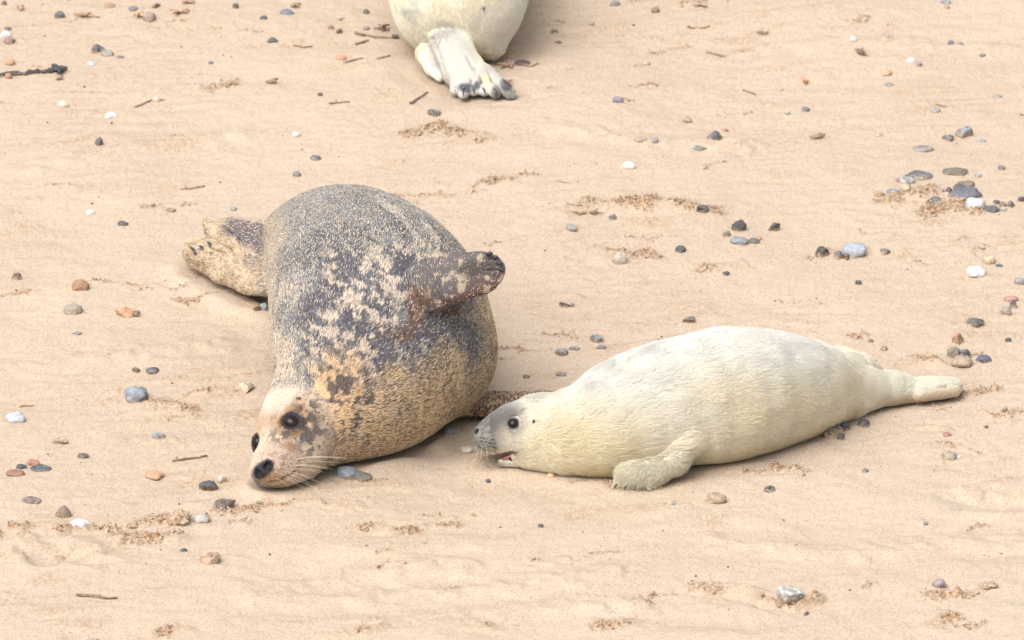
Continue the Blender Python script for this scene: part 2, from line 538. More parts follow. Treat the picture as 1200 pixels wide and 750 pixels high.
# ---- second pup higher up the beach, seen from behind
far = Body()
c0, r0 = S(537, -6, 79)
FX = [(c0, r0), (c0 + np.array([.0, .26, .012]), r0 * 1.08), (c0 + np.array([-.01, .52, 0]), r0 * 0.98),
      (c0 + np.array([-.03, .74, -.03]), r0 * .72), (c0 + np.array([-.04, .90, -.05]), r0 * .56)]
far.chain(FX, k=0.05, own_k=0.02, smooth=3)
far.chain([FX[-1], (FX[-1][0] + np.array([-.01, .09, -.02]), .05), (FX[-1][0] + np.array([-.012, .13, -.028]), .034)], k=0.02)
FF = [S(528, 34, 22, .115), S(527, 46, 23, .095), S(533, 62, 23, .07), S(544, 84, 25, .04), S(556, 96, 24, .028)]
NFF = np.array([.1, -.55, .83]); NFF /= np.linalg.norm(NFF)
far.chain(FF, k=0.008, own_k=0.015, flat=(NFF, .75))
FT = []
for (a, b, ra, c, d, rc) in [(536, 90, 9, 534, 107, 7), (543, 92, 8, 543, 112, 6.5), (552, 92, 8, 555, 109, 5.5), (560, 92, 8, 567, 109, 5.5), (566, 90, 9, 580, 110, 6.5), (570, 86, 10, 596, 109, 7)]:
    ch = [S(a, b, ra, .04), S(c, d, rc, .018)]
    FT.append(ch); far.chain(ch, k=0.012)
far.chain([S(500, 62, 12, .05), S(508, 80, 9, .03), S(516, 93, 5, .015)], k=0.010)
far.chain([S(563, 22, 34, .11), S(574, 52, 18, .05)], k=0.02)        # haunch fold and tail
for s in (-1, 1):
    far.chain([(c0 + np.array([s * .14, .60, -.08]), .05), (c0 + np.array([s * .24, .58, -.12]), .03)], k=0.02)
far.floor = -0.003
for a_, b_ in (((541, 86), (542, 112)), ((552, 84), (554, 112)), ((561, 80), (567, 112)), ((566, 76), (584, 112)), ((506, 44), (520, 84)), ((545, 62), (558, 84))):
    far.groove(a_, b_, .0035, .008)

def build_surface(body, h, sub=1):
    lo, hi = body.box()
    V, F = surface_nets(body, lo, hi, h)
    for _ in range(sub):
        V = project(body, V, 1)
        V, F = subdivide(V, F)
    return project(body, V, 2), F

def flow_field(axis):
    A = np.array([c for c, r in axis]); mid = (A[1:] + A[:-1]) / 2; T = A[1:] - A[:-1]; T /= np.linalg.norm(T, axis=1)[:, None]
    def f(p, s=0.12):
        d2 = ((p[:, None, :] - mid[None]) ** 2).sum(-1)
        w = np.exp(-(d2 - d2.min(1)[:, None]) / (2 * s * s))
        t = (w[:, :, None] * T[None]).sum(1)
        return t / (np.linalg.norm(t, axis=1)[:, None] + 1e-9)
    return f

def grow_fur(name, parent, body, V, F, flow, N, lenf, colf, mat, rad, lift, clump, cscale, K=4, droop=0.0, fine=1.0, scat=.10):
    a, b, c, d = (V[F[:, i]] for i in range(4))
    ar = np.linalg.norm(np.cross(c - a, d - b), axis=1)
    cz = (a[:, 2] + c[:, 2]) / 2
    ar = ar * (cz > 0.004)
    fi = rng.choice(len(F), N, p=ar / ar.sum())
    s, t = rng.random(N)[:, None], rng.random(N)[:, None]
    p = (a[fi] * (1 - s) + b[fi] * s) * (1 - t) + (d[fi] * (1 - s) + c[fi] * s) * t
    L = lenf(p) * (0.75 + 0.5 * rng.random(N))
    keep = L > 0.0012
    p, L = p[keep], L[keep]; N = len(p)
    fn = np.cross(c - a, d - b); fn /= np.linalg.norm(fn, axis=1)[:, None] + 1e-9
    n = fn[fi[keep]]
    fl = flow(p)
    jit = np.stack([vnoise(p, cscale, 50 + i) - .5 for i in range(3)], 1) * 2 * clump + np.stack([vnoise(p, cscale * 3.1, 60 + i) - .5 for i in range(3)], 1) * clump * fine
    fl = fl + jit + rng.normal(0, scat, (N, 3)) - np.array([0, 0, droop])
    tg = fl - (fl * n).sum(1)[:, None] * n
    tg /= np.linalg.norm(tg, axis=1)[:, None] + 1e-9
    ss = np.linspace(0, 1, K)
    pos = np.zeros((N, K, 3))
    for k, q in enumerate(ss):
        pos[:, k] = p + L[:, None] * (tg * q + n * (lift * (q - .45 * q * q)))
    pos[:, :, 2] = np.maximum(pos[:, :, 2], 0.0)
    pos -= np.array(parent.location)
    cu = bpy.data.hair_curves.new(name)
    cu.add_curves([K] * N)
    cu.attributes['position'].data.foreach_set('vector', pos.astype(np.float32).ravel())
    ra = cu.attributes.get('radius') or cu.attributes.new('radius', 'FLOAT', 'POINT')
    rr = np.tile(np.array([1, .95, .75, .15])[:K] if K == 4 else np.linspace(1, .2, K), (N, 1)) * (rad * (.8 + .4 * rng.random(N)))[:, None]
    ra.data.foreach_set('value', rr.astype(np.float32).ravel())
    cc = np.repeat(colf(p)[:, None, :], K, 1).reshape(-1, 3)
    ca = cu.attributes.new('coat', 'FLOAT_COLOR', 'POINT')
    ca.data.foreach_set('color', np.concatenate([cc, np.ones((len(cc), 1))], 1).astype(np.float32).ravel())
    cu.materials.append(mat)
    o = bpy.data.objects.new(name, cu); col.objects.link(o); o.parent = parent
    return o

def el(u, v, cu, cv, ru, rv, soft=.35, rot=0.0):
    a = math.radians(rot); x = (u - cu) * math.cos(a) + (v - cv) * math.sin(a); y = -(u - cu) * math.sin(a) + (v - cv) * math.cos(a)
    d = np.hypot(x / ru, y / rv)
    return 1 - sstep(1 - soft, 1 + soft, d)

# ------------------------------------------------------------------ coat colours (reflectance of fur and of the sand stuck in it)
ALB = 0.60
def C(*rgb): return lin(rgb) * .77

def adult_coat(p, hair=False):
    n = len(p)
    u, v = proj(p)
    # markings run along the body: stretch the noise along its axis
    q = np.stack([p[:, 0] * .93 + p[:, 1] * .36, (-p[:, 0] * .36 + p[:, 1] * .93) * .45, p[:, 2]], 1)
    big = fbm(q, 9, 3, 3); med = fbm(q, 26, 4, 11, .6); fin = fbm(q, 75, 2, 23)
    wu = u + (big - .5) * 70 + (med - .5) * 40; wv = v + (fbm(q, 9, 3, 5) - .5) * 70 + (fbm(q, 26, 3, 6) - .5) * 40
    c = np.tile(C(136, 136, 139), (n, 1))
    c = mixc(c, C(112, 113, 119), sstep(.42, .6, big))
    # pale sandy rim along the back
    rim = (1 - sstep(312, 338, wu)) * sstep(230, 270, v) * (1 - sstep(440, 460, v))
    c = mixc(c, C(198, 182, 160), rim * .7)
    # pale streaks over the far flank
    st = el(wu, wv, 495, 268, 60, 20, .5, 36) * sstep(.45, .6, fbm(q * np.array([1, .35, 1]), 40, 3, 31))
    c = mixc(c, C(205, 197, 186), st * .8)
    # dark saddle
    dark = np.clip(el(wu, wv, 448, 345, 92, 68, .4, 10) + el(wu, wv, 478, 415, 66, 60, .45) + .85 * el(wu, wv, 392, 400, 56, 66, .5), 0, 1)
    c = mixc(c, C(94, 91, 98), dark * (.5 + .45 * sstep(.4, .55, med)))
    # cream blotches inside and along the lower side of the saddle
    mar = .70 * fbm(q, 62, 4, 12, .64) + .30 * fbm(q, 22, 2, 13)
    bl = sstep(.525, .59, mar + .05 * (fin - .5)) * np.clip(el(wu, wv, 465, 325, 85, 55, .4) + 1.1 * el(wu, wv, 425, 420, 85, 55, .4), 0, 1)
    c = mixc(c, C(218, 201, 182), bl * .82)
    line = el(wu, wv, 505, 300, 45, 9, .6, 30)
    c = mixc(c, C(218, 200, 178), line * sstep(.4, .55, med))
    # sandy belly
    s = (u - 455) * .45 + (v - 415) * .9 + (big - .5) * 90 + (med - .5) * 60
    bel = sstep(15, 75, s) * sstep(395, 430, u + (v - 480) * .3)
    bel = np.maximum(bel, sstep(535, 572, wu) * sstep(330, 360, v))
    bc = np.tile(C(208, 178, 136), (n, 1))
    bc = mixc(bc, C(116, 100, 88), sstep(.50, .64, mar) * (1 - sstep(50, 130, s)) * .75)
    bc = mixc(bc, C(150, 124, 96), sstep(.5, .68, fin) * .5)
    c = c * (1 - bel[:, None]) + bc * bel[:, None]
    # brown armpit
    c = mixc(c, C(112, 82, 66), el(wu, wv, 490, 362, 42, 15, .6, -10) * .8)
    # tan throat with dark spots
    th = np.clip(el(wu, wv, 402, 474, 44, 46, .6, 30) + el(wu, wv, 400, 518, 46, 30, .6) + .35 * (mar - .5) * 6 * el(u, v, 405, 475, 75, 75, .5), 0, 1)
    tcol = np.tile(C(218, 186, 148), (n, 1))
    tcol = mixc(tcol, C(92, 84, 84), sstep(.53, .60, .75 * fbm(q, 44, 3, 78) + .25 * fbm(q, 100, 2, 77)) * (1 - .6 * sstep(500, 530, v)) * .9)
    c = c * (1 - th[:, None]) + tcol * th[:, None]
    # head
    hd = el(u, v, 335, 512, 52, 62, .12, 25)
    hc = np.tile(C(224, 204, 182), (n, 1))
    hc = mixc(hc, C(150, 104, 58), el(u + (med - .5) * 30, v + (fin - .5) * 20, 343, 488, 27, 26, .6) * (.6 + .4 * sstep(.4, .6, fbm(p, 70, 3, 40))))
    hc = mixc(hc, C(232, 216, 198), el(u, v, 325, 470, 26, 14, .6, -35) * .8)
    hc = mixc(hc, C(86, 72, 62), el(u, v, 358, 490, 17, 28, .6, 12) * sstep(.43, .55, fbm(p, 85, 3, 41)) * .9)
    hc = mixc(hc, C(94, 84, 80), el(u, v, 340, 512, 26, 10, .6) * sstep(.43, .53, fbm(p, 110, 3, 43)) * .9)
    hc = mixc(hc, C(150, 108, 58), el(u, v, 341, 524, 9, 5, .6, 20) * .9)
    hc = mixc(hc, C(128, 104, 94), el(u, v, 331, 545, 26, 18, .5) * sstep(.50, .60, fbm(p, 190, 2, 47)) * .85)
    hc = mixc(hc, C(196, 168, 148), el(u, v, 330, 540, 26, 22, .5) * .5)
    hc = mixc(hc, C(176, 134, 92), el(u, v, 318, 563, 22, 10, .5) * .7)
    hc = mixc(hc, C(188, 146, 100), el(u, v, 300, 500, 8, 18, .6, 15) * .6)
    hc = mixc(hc, C(104, 94, 92), el(u, v, 367, 510, 17, 32, .6, 15) * sstep(.46, .56, fbm(p, 80, 3, 49)) * .85)
    hc = hc * .84
    c = c * (1 - hd[:, None]) + hc * hd[:, None]
    # raised fore flipper
    z = p[:, 2]
    fl = sstep(488, 512, u + (345 - v) * .6) * (v < 372) * sstep(.016, .0, p[:, 1] - (fy - .01) + np.maximum(u - 500, 0) * -.0004) * (u > 470)
    fcol = np.tile(C(106, 98, 98), (n, 1))
    fcol = mixc(fcol, C(96, 70, 58), sstep(330, 352, v + (u - 540) * .45 + (med - .5) * 20) * .8)
    fcol = mixc(fcol, C(196, 176, 156), sstep(.60, .68, fbm(p, 55, 3, 61)) * .7)
    c = c * (1 - fl[:, None]) + fcol * fl[:, None]
    # lower flipper lying on the sand
    lf = (u > 535) * (z < .075) * (p[:, 0] > P(560, 480, .03)[0] - .03) * (np.abs(p[:, 1] - P(585, 474, .03)[1]) < .13) * sstep(545, 565, u + (480 - v) * -.8)
    lcol = np.tile(C(116, 92, 76), (n, 1)); lcol = mixc(lcol, C(178, 144, 108), sstep(.5, .62, fbm(p, 110, 2, 63)) * .8)
    c = c * (1 - lf[:, None]) + lcol * lf[:, None]
    # hind flippers: sandy, one with a dark upper side
    hf = 1 - sstep(302, 313, u + (v - 300) * .1)
    hcol = np.tile(C(198, 178, 152), (n, 1)); hcol = mixc(hcol, C(172, 146, 116), sstep(.45, .6, fbm(p, 60, 3, 65)) * .8)
    panel = el(u + (med - .5) * 14, v + (fin - .5) * 10, 296, 276, 40, 17, .22, 22) * sstep(255, 262, u)
    hcol = mixc(hcol, C(112, 104, 106), panel)
    hcol = mixc(hcol, C(120, 112, 110), el(u, v, 296, 306, 12, 9, .5) * .7)
    c = c * (1 - hf[:, None]) + hcol * hf[:, None]
    # noses
    c = mixc(c, C(58, 56, 60), el(u, v, 307, 550.5, 13, 8.5, .25, -38) * (p[:, 1] < P(320, 540, .05)[1]))
    for (a, m) in NOST:
        d = np.linalg.norm(p - a, axis=1)
        c = mixc(c, C(50, 50, 56), 1 - sstep(.0140, .0175, d))
        c = mixc(c, np.full(3, .006), 1 - sstep(.0075, .0105, d))
    for (a, m), R in ((EA, .0185), (EB, .0175)):
        d = np.linalg.norm(p - a, axis=1)
        c = mixc(c, C(46, 44, 50), 1 - sstep(R * 1.15, R * 1.4, d))
    if hair:
        # single hairs: dark hairs and hairs carrying dry sand
        r = rng.random(n)
        rear = (1 - bel) * (1 - hd) * (1 - th) * (1 - hf) * (1 - fl)
        sandy = (r < .30 * rear * (1 - .75 * dark) + .34 * bel * (1 - fl) + .10 * fl + .22 * hf)
        c = np.where(sandy[:, None], c * .25 + .75 * C(222, 202, 174), c)
        dk = (r > 1 - (.30 * rear + .33 * bel + .15 * th + .18 * hf))
        c = np.where(dk[:, None], c * .36, c)
        c = c * (.85 + .3 * rng.random(n))[:, None]
    return np.clip(c, 0.004, .95)

PUPA = 0.90
def pup_coat(p, hair=False):
    n = len(p); u, v = proj(p)
    W = lambda *k: lin(k) * PUPA
    big = fbm(p, 7, 3, 90); med = fbm(p, 22, 3, 91)
    c = np.tile(W(241, 238, 230), (n, 1))
    c = mixc(c, W(222, 220, 214), sstep(.42, .62, fbm(p * np.array([.6, 1, 1]), 34, 4, 93)) * .55 * (1 - sstep(440, 490, v)))
    # yellower low down on throat, belly and flank
    zz = p[:, 2]
    yel = 1 - sstep(.04, .19, zz + (big - .5) * .12)
    c = mixc(c, W(245, 235, 206), yel * .75)
    c = mixc(c, W(224, 200, 142), (1 - sstep(.01, .06, zz + (med - .5) * .05)) * sstep(640, 700, u) * (1 - sstep(985, 1010, u)) * .65)
    c = mixc(c, W(236, 220, 176), el(u + (big - .5) * 90, v + (med - .5) * 40, 850, 470, 60, 30, .8) * .35)
    c = mixc(c, W(204, 204, 200), el(u, v, 725, 430, 60, 16, .7, -30) * sstep(.4, .6, med) * .7)
    c = mixc(c, W(240, 226, 178), el(u + (med - .5) * 50, v + (big - .5) * 40, 690, 520, 62, 40, .7) * .32)
    # grey face
    f = 1 - sstep(580, 640, u + (500 - v) * -.35 + (med - .5) * 24)
    c = mixc(c, W(214, 211, 203), f * .7)
    mz = 1 - sstep(566, 602, u + (v - 505) * .5 + (med - .5) * 14)
    c = mixc(c, W(126, 124, 122), mz * (1 - .6 * sstep(526, 534, v)) * .85)
    c = mixc(c, W(130, 128, 126), el(u, v, 588, 490, 20, 7, .7, -24) * .5)
    c = mixc(c, W(140, 138, 134), el(u, v, 640, 466, 20, 6, .7, -15) * .3)
    c = mixc(c, W(120, 112, 110), el(u, v, 600, 496, 13, 11, .5) * .5)
    # dark follicle rows on the whisker pad
    for i in range(4):
        for j in range(3):
            c = mixc(c, W(52, 50, 50), el(u, v, 563 + i * 4.2 + j * 1.2, 513 + j * 4 + i * 1.0, 1.3, 1.1, .5) * .8)
    c = mixc(c, W(200, 170, 130), el(u, v, 585, 509, 8, 5, .6) * sstep(.5, .6, fbm(p, 200, 2, 95)) * .8)
    d = np.linalg.norm(p - PE[0], axis=1); c = mixc(c, W(58, 54, 56), 1 - sstep(.013, .017, d))
    d = np.linalg.norm(p - PE2c, axis=1); c = mixc(c, W(58, 54, 56), 1 - sstep(.013, .017, d))
    d = np.linalg.norm(p - PN[0], axis=1); c = mixc(c, W(30, 30, 34), 1 - sstep(.005, .012, d))
    # mouth edge and chin
    c = mixc(c, W(66, 44, 42), el(u, v, 592, 533, 12, 3.2, .3, -18) * (p[:, 1] < hy + .05) * .9)
    c = mixc(c, W(150, 136, 116), el(u, v, 582, 543, 7, 5, .6) * .6)
    # ear
    # flippers: white-grey with sand underneath
    c = mixc(c, W(214, 212, 204), sstep(1010, 1035, u) * .6)
    c = mixc(c, W(206, 178, 142), sstep(1020, 1050, u) * (1 - sstep(1120, 1128, u)) * sstep(458, 470, v + (u - 1040) * .12 + (med - .5) * 20) * .6)
    c = mixc(c, W(206, 204, 190), el(u, v, 765, 552, 50, 18, .3, -12) * .6)
    if hair:
        c = c * (.88 + .18 * rng.random(n))[:, None]
    return np.clip(c, .006, .95)

def far_coat(p, hair=False):
    n = len(p); u, v = proj(p)
    W = lambda *k: lin(k) * PUPA
    big = fbm(p, 8, 3, 120); med = fbm(p, 26, 3, 121)
    c = np.tile(W(238, 234, 222), (n, 1))
    c = mixc(c, W(228, 220, 194), sstep(.42, .62, big) * .6)
    c = mixc(c, W(196, 196, 188), el(u, v, 482, 20, 14, 34, .6, -20) * sstep(.4, .6, med) * .8)
    fl = el(u, v, 535, 75, 26, 52, .25, -25) * (p[:, 1] < c0[1] - .08)
    c = mixc(c, W(172, 169, 162), np.maximum(fl, el(u, v, 576, 98, 32, 26, .3) * (p[:, 1] < c0[1] - .1)) * .9)
    c = mixc(c, W(214, 190, 158), el(u, v, 572, 84, 10, 22, .6, -25) * sstep(.42, .6, med) * .7)
    for (cu_, cv_, ru, rv, rt) in [(547, 103, 11, 5.5, 5), (581, 107, 5.5, 6.5, 0), (592, 99, 7, 8, 20), (559, 100, 4, 5, 0)]:
        c = mixc(c, W(92, 92, 96), el(u, v, cu_, cv_, ru, rv, .35, rt) * (.65 + .35 * sstep(.4, .6, med)))
    c = mixc(c, W(110, 110, 112), el(u, v, 506, 74, 5, 10, .5, -30) * .4)
    c = mixc(c, W(90, 60, 50), el(u, v, 567, 9, 2.6, 1.8, .5))
    if hair: c = c * (.88 + .18 * rng.random(n))[:, None]
    return np.clip(c, .006, .95)

def claw(par, base, tip, r, mat):
    base, tip = np.asarray(base), np.asarray(tip); mid = (base + tip) / 2 + np.array([0, 0, r * .8])
    V, F = tube([base, mid, tip], [r, r * .8, r * .15], 7)
    return mesh_obj('claw', V, F, mat, par)

def whisker(par, base, direc, L, sag, r, mat, curl=(0, 0, 0)):
    d = np.asarray(direc, float); d /= np.linalg.norm(d)
    pts = [base + d * L * s + (np.array([0, 0, -sag]) + np.asarray(curl)) * s * s * L for s in np.linspace(0, 1, 7)]
    for p_ in pts: p_[2] = max(p_[2], .003)
    V, F = tube(pts, np.linspace(r, r * .35, 7), 5)
    return mesh_obj('whisker', V, F, mat, par)

def eyeball(par, p, n, r3, up=(0, 0, 1), inset=.45):
    R = frame(n, up)
    V, F = sphere(p - n * r3[2] * inset, r3, R)
    return mesh_obj('eye', V, F, M['eye'], par)

# ---- adult
A_ROOT = empty('adult_seal', tuple(P(430, 470, 0)))
tag(A_ROOT, 'large dark blotched grey adult seal lying on its side with one flipper raised', 'seal')
VA, FA = build_surface(adult, .0075)
mesh_obj('body', VA, FA, M['coat'], A_ROOT, colr=adult_coat(VA))
aflow = flow_field([(x[0], x[1]) for x in AX[::-1]] )
def alen(p):
    u, v = proj(p)
    L = np.full(len(p), .0065)
    L = np.where((p[:, 1] < fy + .0) & (u > 515) & (v < 362), .0035, L)
    L = np.where((u < 305), .005, L)
    hd = el(u, v, 335, 515, 50, 60, .2, 25); L *= 1 - .45 * hd
    for a, r in ((EA[0], .024), (EB[0], .023), (NOST[0][0], .0195), (NOST[1][0], .0195)):
        L = np.where(np.linalg.norm(p - a, axis=1) < r, 0, L)
    return L
grow_fur('fur', A_ROOT, adult, VA, FA, aflow, 290000, alen, lambda p: adult_coat(p, True), M['fur'], .0008, .34, .22, 30)
eyeball(A_ROOT, EA[0], EA[1], (.0205, .0165, .015), up=(.35, 0, 1), inset=.36)
eyeball(A_ROOT, EB[0], EB[1], (.0165, .0165, .014), inset=.25)
for k in range(9):           # whiskers of the near cheek, swept back along the sand
    q, m = adult.hit(331 + k * 2.0 + (k % 3) * 3, 553 - (k % 3) * 6 - k * .6)
    if q is None: continue
    whisker(A_ROOT, q - m * .002, np.array([1.0, -.25 + .1 * (k % 4), .05 + .09 * (k % 3)]), .072 + .02 * (k % 3), .10, .00042, M['whisker'], curl=(0, -.15, 0))
for k in range(6):
    q, m = adult.hit(322 + k * 4, 560 - (k % 2) * 6)
    if q is None: continue
    whisker(A_ROOT, q - m * .002, np.array([.55 + .12 * k, -.6, -.05]), .045 + .008 * k, .12, .00042, M['whisker'])
for i, (u_, v_, z_, du, dv) in enumerate([(574, 299, .412, 5, -2), (581, 303, .412, 5, -1), (586, 309, .412, 4.5, 1), (588, 316, .410, 3.5, 3), (584, 326, .408, 3, 4)]):
    claw(A_ROOT, PY(u_ - 3, v_, fy - .052), PY(u_ + du - 1, v_ + dv, fy - .056), .0052, M['claw'])
for (u_, v_, u2, v2, z_) in [(222, 290, 230, 298, .062), (233, 289, 238, 294, .07), (243, 285, 247, 289, .075)]:
    q, m = adult.hit(u_, v_); q2, m2 = adult.hit(u2, v2)
    if q is not None and q2 is not None:
        claw(A_ROOT, q2 - m2 * .001, q + m * .003, .0045, M['claw'])
q, m = adult.hit(350, 467)
V_, F_ = sphere(q, (.006, .0035, .003), frame(m)); mesh_obj('ear_opening', V_, F_, M['lid'], A_ROOT)

# ---- near pup
P_ROOT = empty('seal_pup', tuple(P(830, 520, 0)))
tag(P_ROOT, 'fluffy white seal pup with open mouth stretched out beside the adult seal', 'seal')
VP, FP = build_surface(pup, .0075)
mesh_obj('body', VP, FP, M['pup_coat'], P_ROOT, colr=pup_coat(VP))
pflow0 = flow_field(PX + HFN[1:])
def pflow(p):
    u, v = proj(p)
    w = (el(u, v, 756, 553, 40, 19, .3, -8) * (p[:, 2] < .085))[:, None]
    return pflow0(p) * (1 - w) + w * np.array([-.45, -.25, -.85])
def plen(p):
    u, v = proj(p)
    L = .026 * (.75 + .5 * vnoise(p, 20, 72))
    L *= 1 - .68 * (1 - sstep(585, 650, u))
    L *= 1 - .72 * sstep(975, 1030, u)
    L *= 1 - .40 * el(u, v, 770, 550, 50, 20, .3, -12)
    for a, r in ((PE[0], .0155), (PE2c, .0155), (PN[0], .010)):
        L = np.where(np.linalg.norm(p - a, axis=1) < r, 0, L)
    L = np.where((u < 600) & (v > 527) & (v < 541), .001, L)
    L = np.where(u < 572, np.minimum(L, .0035), L)
    return L
grow_fur('fur', P_ROOT, pup, VP, FP, pflow, 260000, plen, lambda p: pup_coat(p, True), M['pup_fur'], .00046, .62, .46, 24, droop=.10, fine=.75, scat=.16)
eyeball(P_ROOT, PE[0], PE[1], (.0122, .0108, .0095), inset=.28)
n2 = PE[1] * np.array([1, -1, 1]); eyeball(P_ROOT, PE2c, n2, (.0115, .0115, .009), inset=.35)
tg_ = [PY(604, 533, hy - .045), PY(596, 535.5, hy - .048), PY(588, 538.2, hy - .048)]
V_, F_ = tube(tg_, [.0038, .0036, .0025], 10); mesh_obj('tongue', V_, F_, M['tongue'], P_ROOT)
V_, F_ = sphere(PY(601, 533.5, hy - .018), (.016, .030, .009)); mesh_obj('mouth_lining', V_, F_, M['mouth'], P_ROOT)
q, m = pup.hit(626.5, 494.5)
V_, F_ = sphere(q + m * .003, (.0042, .0052, .005), frame(m)); mesh_obj('ear_opening', V_, F_, M['lid'], P_ROOT)
for k in range(13):
    q, m = pup.hit(561 + (k % 5) * 4.6, 515 + (k // 5) * 4.2)
    if q is None: continue
    whisker(P_ROOT, q - m * .001, np.array([-.10 + .07 * (k % 5) - .05, -.35, -1.0]), .026 + .009 * (k % 4), .15, .00042, M['dark_whisker'] if k % 2 else M['whisker'], curl=(.45 * ((k * 5) % 7 / 3 - 1), .2 * (k % 2), 0))
for k in range(3):
    q, m = pup.hit(603 + k * 3, 484 - k)
    if q is not None: whisker(P_ROOT, q, np.array([.7, -.1, .45 + .1 * k]), .022, .1, .0005, M['dark_whisker'])
for ch in DIG:
    (a, ra), (b, rb) = ch; d_ = (b - a) / np.linalg.norm(b - a)
    e_ = b + d_ * .010; f_ = b + d_ * .024 + np.array([-.003, -.004, 0]); f_[2] = max(f_[2], .004)
    claw(P_ROOT, e_ - d_ * .004, f_, .0042, M['claw'])

# ---- far pup
F_ROOT = empty('seal_pup', tuple(P(540, 60, 0)))
tag(F_ROOT, 'cream seal pup seen from behind with crossed hind flippers, facing away', 'seal')
VF, FF_ = build_surface(far, .0085)
mesh_obj('body', VF, FF_, M['pup_coat'], F_ROOT, colr=far_coat(VF))
fflow = flow_field([(x[0], x[1]) for x in FX[::-1]] + FF)
def flen(p):
    u, v = proj(p)
    L = np.full(len(p), .013)
    fl = el(u, v, 545, 80, 50, 48, .3, 30) * (p[:, 1] < c0[1] - .1)
    return L * (1 - .82 * fl)
grow_fur('fur', F_ROOT, far, VF, FF_, fflow, 120000, flen, lambda p: far_coat(p, True), M['pup_fur'], .0006, .4, .3, 16, fine=.4, scat=.2)
hp = FX[-1][0] + np.array([-.01, .09, -.02])
for s in (-1, 1):
    n_ = np.array([s * .8, .5, .35]); n_ /= np.linalg.norm(n_)
    eyeball(F_ROOT, hp + n_ * .048, n_, (.0115, .0115, .009), inset=.35)
V_, F2_ = sphere(FX[-1][0] + np.array([-.012, .162, -.022]), (.012, .008, .008)); mesh_obj('nose', V_, F2_, M['nosepad'], F_ROOT)
for ch in FT:
    (a, ra), (b, rb) = ch; d_ = (b - a) / np.linalg.norm(b - a)
    top = b + np.array([0, -.004, rb * .72]); claw(F_ROOT, top - d_ * .008, top + d_ * .014, .0035, M['claw'])

# ------------------------------------------------------------------ the sand
RIDGES = [  # pixel polylines of crumbling ridges: points, half width (m), height (m), crumble
    ([(20, 622), (70, 622), (140, 618), (200, 612), (245, 605), (300, 596)], .016, .010, 1.0),
    ([(150, 632), (205, 633)], .03, .008, 1.0),
    ([(30, 636), (60, 645), (120, 645)], .02, .007, 1.0),
    ([(300, 594), (340, 588), (410, 592)], .014, .006, .8),
    ([(425, 618), (455, 620), (490, 622), (530, 612)], .014, .008, 1.0),
    ([(1050, 480), (1085, 476), (1110, 470), (1135, 462), (1165, 452)], .012, .009, 1.0),
    ([(1040, 425), (1065, 420), (1090, 416), (1105, 424)], .018, .012, .8),
    ([(1080, 499), (1098, 502), (1112, 508)], .010, .007, 1.0),
    ([(1104, 522), (1122, 526), (1145, 533)], .007, .006, .8),
    ([(1155, 486), (1168, 489), (1185, 486), (1200, 484)], .010, .006, 1.0),
    ([(620, 658), (650, 658), (668, 656)], .010, .006, .6),
    ([(820, 692), (860, 694), (895, 703)], .020, .012, .6),
    ([(660, 250), (690, 242), (735, 240), (790, 242), (830, 250)], .03, .007, 1.0),
    ([(690, 292), (735, 297), (770, 300)], .018, .007, 1.0),
    ([(240, 113), (255, 105), (275, 98)], .014, .006, 1.0),
    ([(1085, 248), (1110, 236), (1135, 246)], .03, .010, 1.0),
    ([(1040, 236), (1090, 222)], .03, .010, .7),
    ([(195, 743), (215, 738)], .02, .008, 1.0), ([(430, 745), (455, 735)], .02, .008, 1.0), ([(700, 738), (740, 735)], .02, .006, 1.0),
    ([(540, 742), (575, 738)], .014, .007, 1.0), ([(1095, 705), (1130, 702)], .014, .006, 1.0), ([(1090, 738), (1110, 730)], .02, .007, 1.0),
    ([(1120, 290), (1150, 290)], .014, .004, 1.0), ([(1100, 292), (1130, 290), (1140, 300)], .01, .005, .8),
    ([(210, 352), (225, 352)], .012, .005, 1.0), ([(150, 330), (260, 325)], .012, .003, .4),
    ([(180, 470), (225, 480)], .02, .006, 1.0), ([(195, 490), (205, 488)], .01, .006, .8),
    ([(480, 160), (520, 152), (560, 166)], .03, .005, .9), ([(620, 208), (580, 214), (545, 220)], .01, .004, .7),
    ([(440, 228), (500, 230), (560, 222)], .009, .004, .7), ([(820, 318), (870, 312)], .02, .006, .8),
    ([(1140, 578), (1170, 582), (1200, 578)], .02, .012, .4),
    ([(880, 552), (900, 548), (935, 552)], .012, .006, 1.0),
    ([(218, 310), (250, 322), (285, 340)], .02, .010, 1.0),
]
_r = random.Random(11)
for _ in range(120):       # short broken rill lines left by the last tide
    u0, v0 = _r.uniform(-60, 1260), _r.uniform(-20, 770)
    l_ = _r.uniform(14, 70); sl_ = _r.uniform(-.22, .10)
    RIDGES.append(([(u0 + l_ * t, v0 + sl_ * l_ * t + _r.uniform(-1.5, 1.5)) for t in (0, .35, .7, 1)], _r.uniform(.003, .008), _r.uniform(.002, .0055), _r.uniform(.35, .9)))
for pts_ in ([(300, 706), (450, 702), (600, 690), (720, 672)], [(330, 690), (420, 668), (540, 664)], [(640, 150), (760, 170), (880, 172)], [(20, 200), (150, 180), (280, 160)],
             [(840, 640), (980, 655), (1120, 640), (1220, 646)], [(600, 720), (760, 712), (900, 722)], [(0, 430), (120, 418), (260, 400)], [(880, 60), (1000, 48), (1180, 60)]):
    RIDGES.append((pts_, .035, .010, .04))       # low smooth drag marks
RIDGES.append(([(902, 709), (930, 715), (958, 706)], .014, .016, .6))
DENTS = [(70, 652, .075, .07, .022), (380, 675, .16, .12, .012), (1165, 590, .12, .07, .015), (735, 270, .16, .16, .010),
         (1075, 432, .06, .05, .010), (850, 720, .2, .1, .010), (930, 605, .2, .15, .008), (110, 665, .05, .03, .008)]

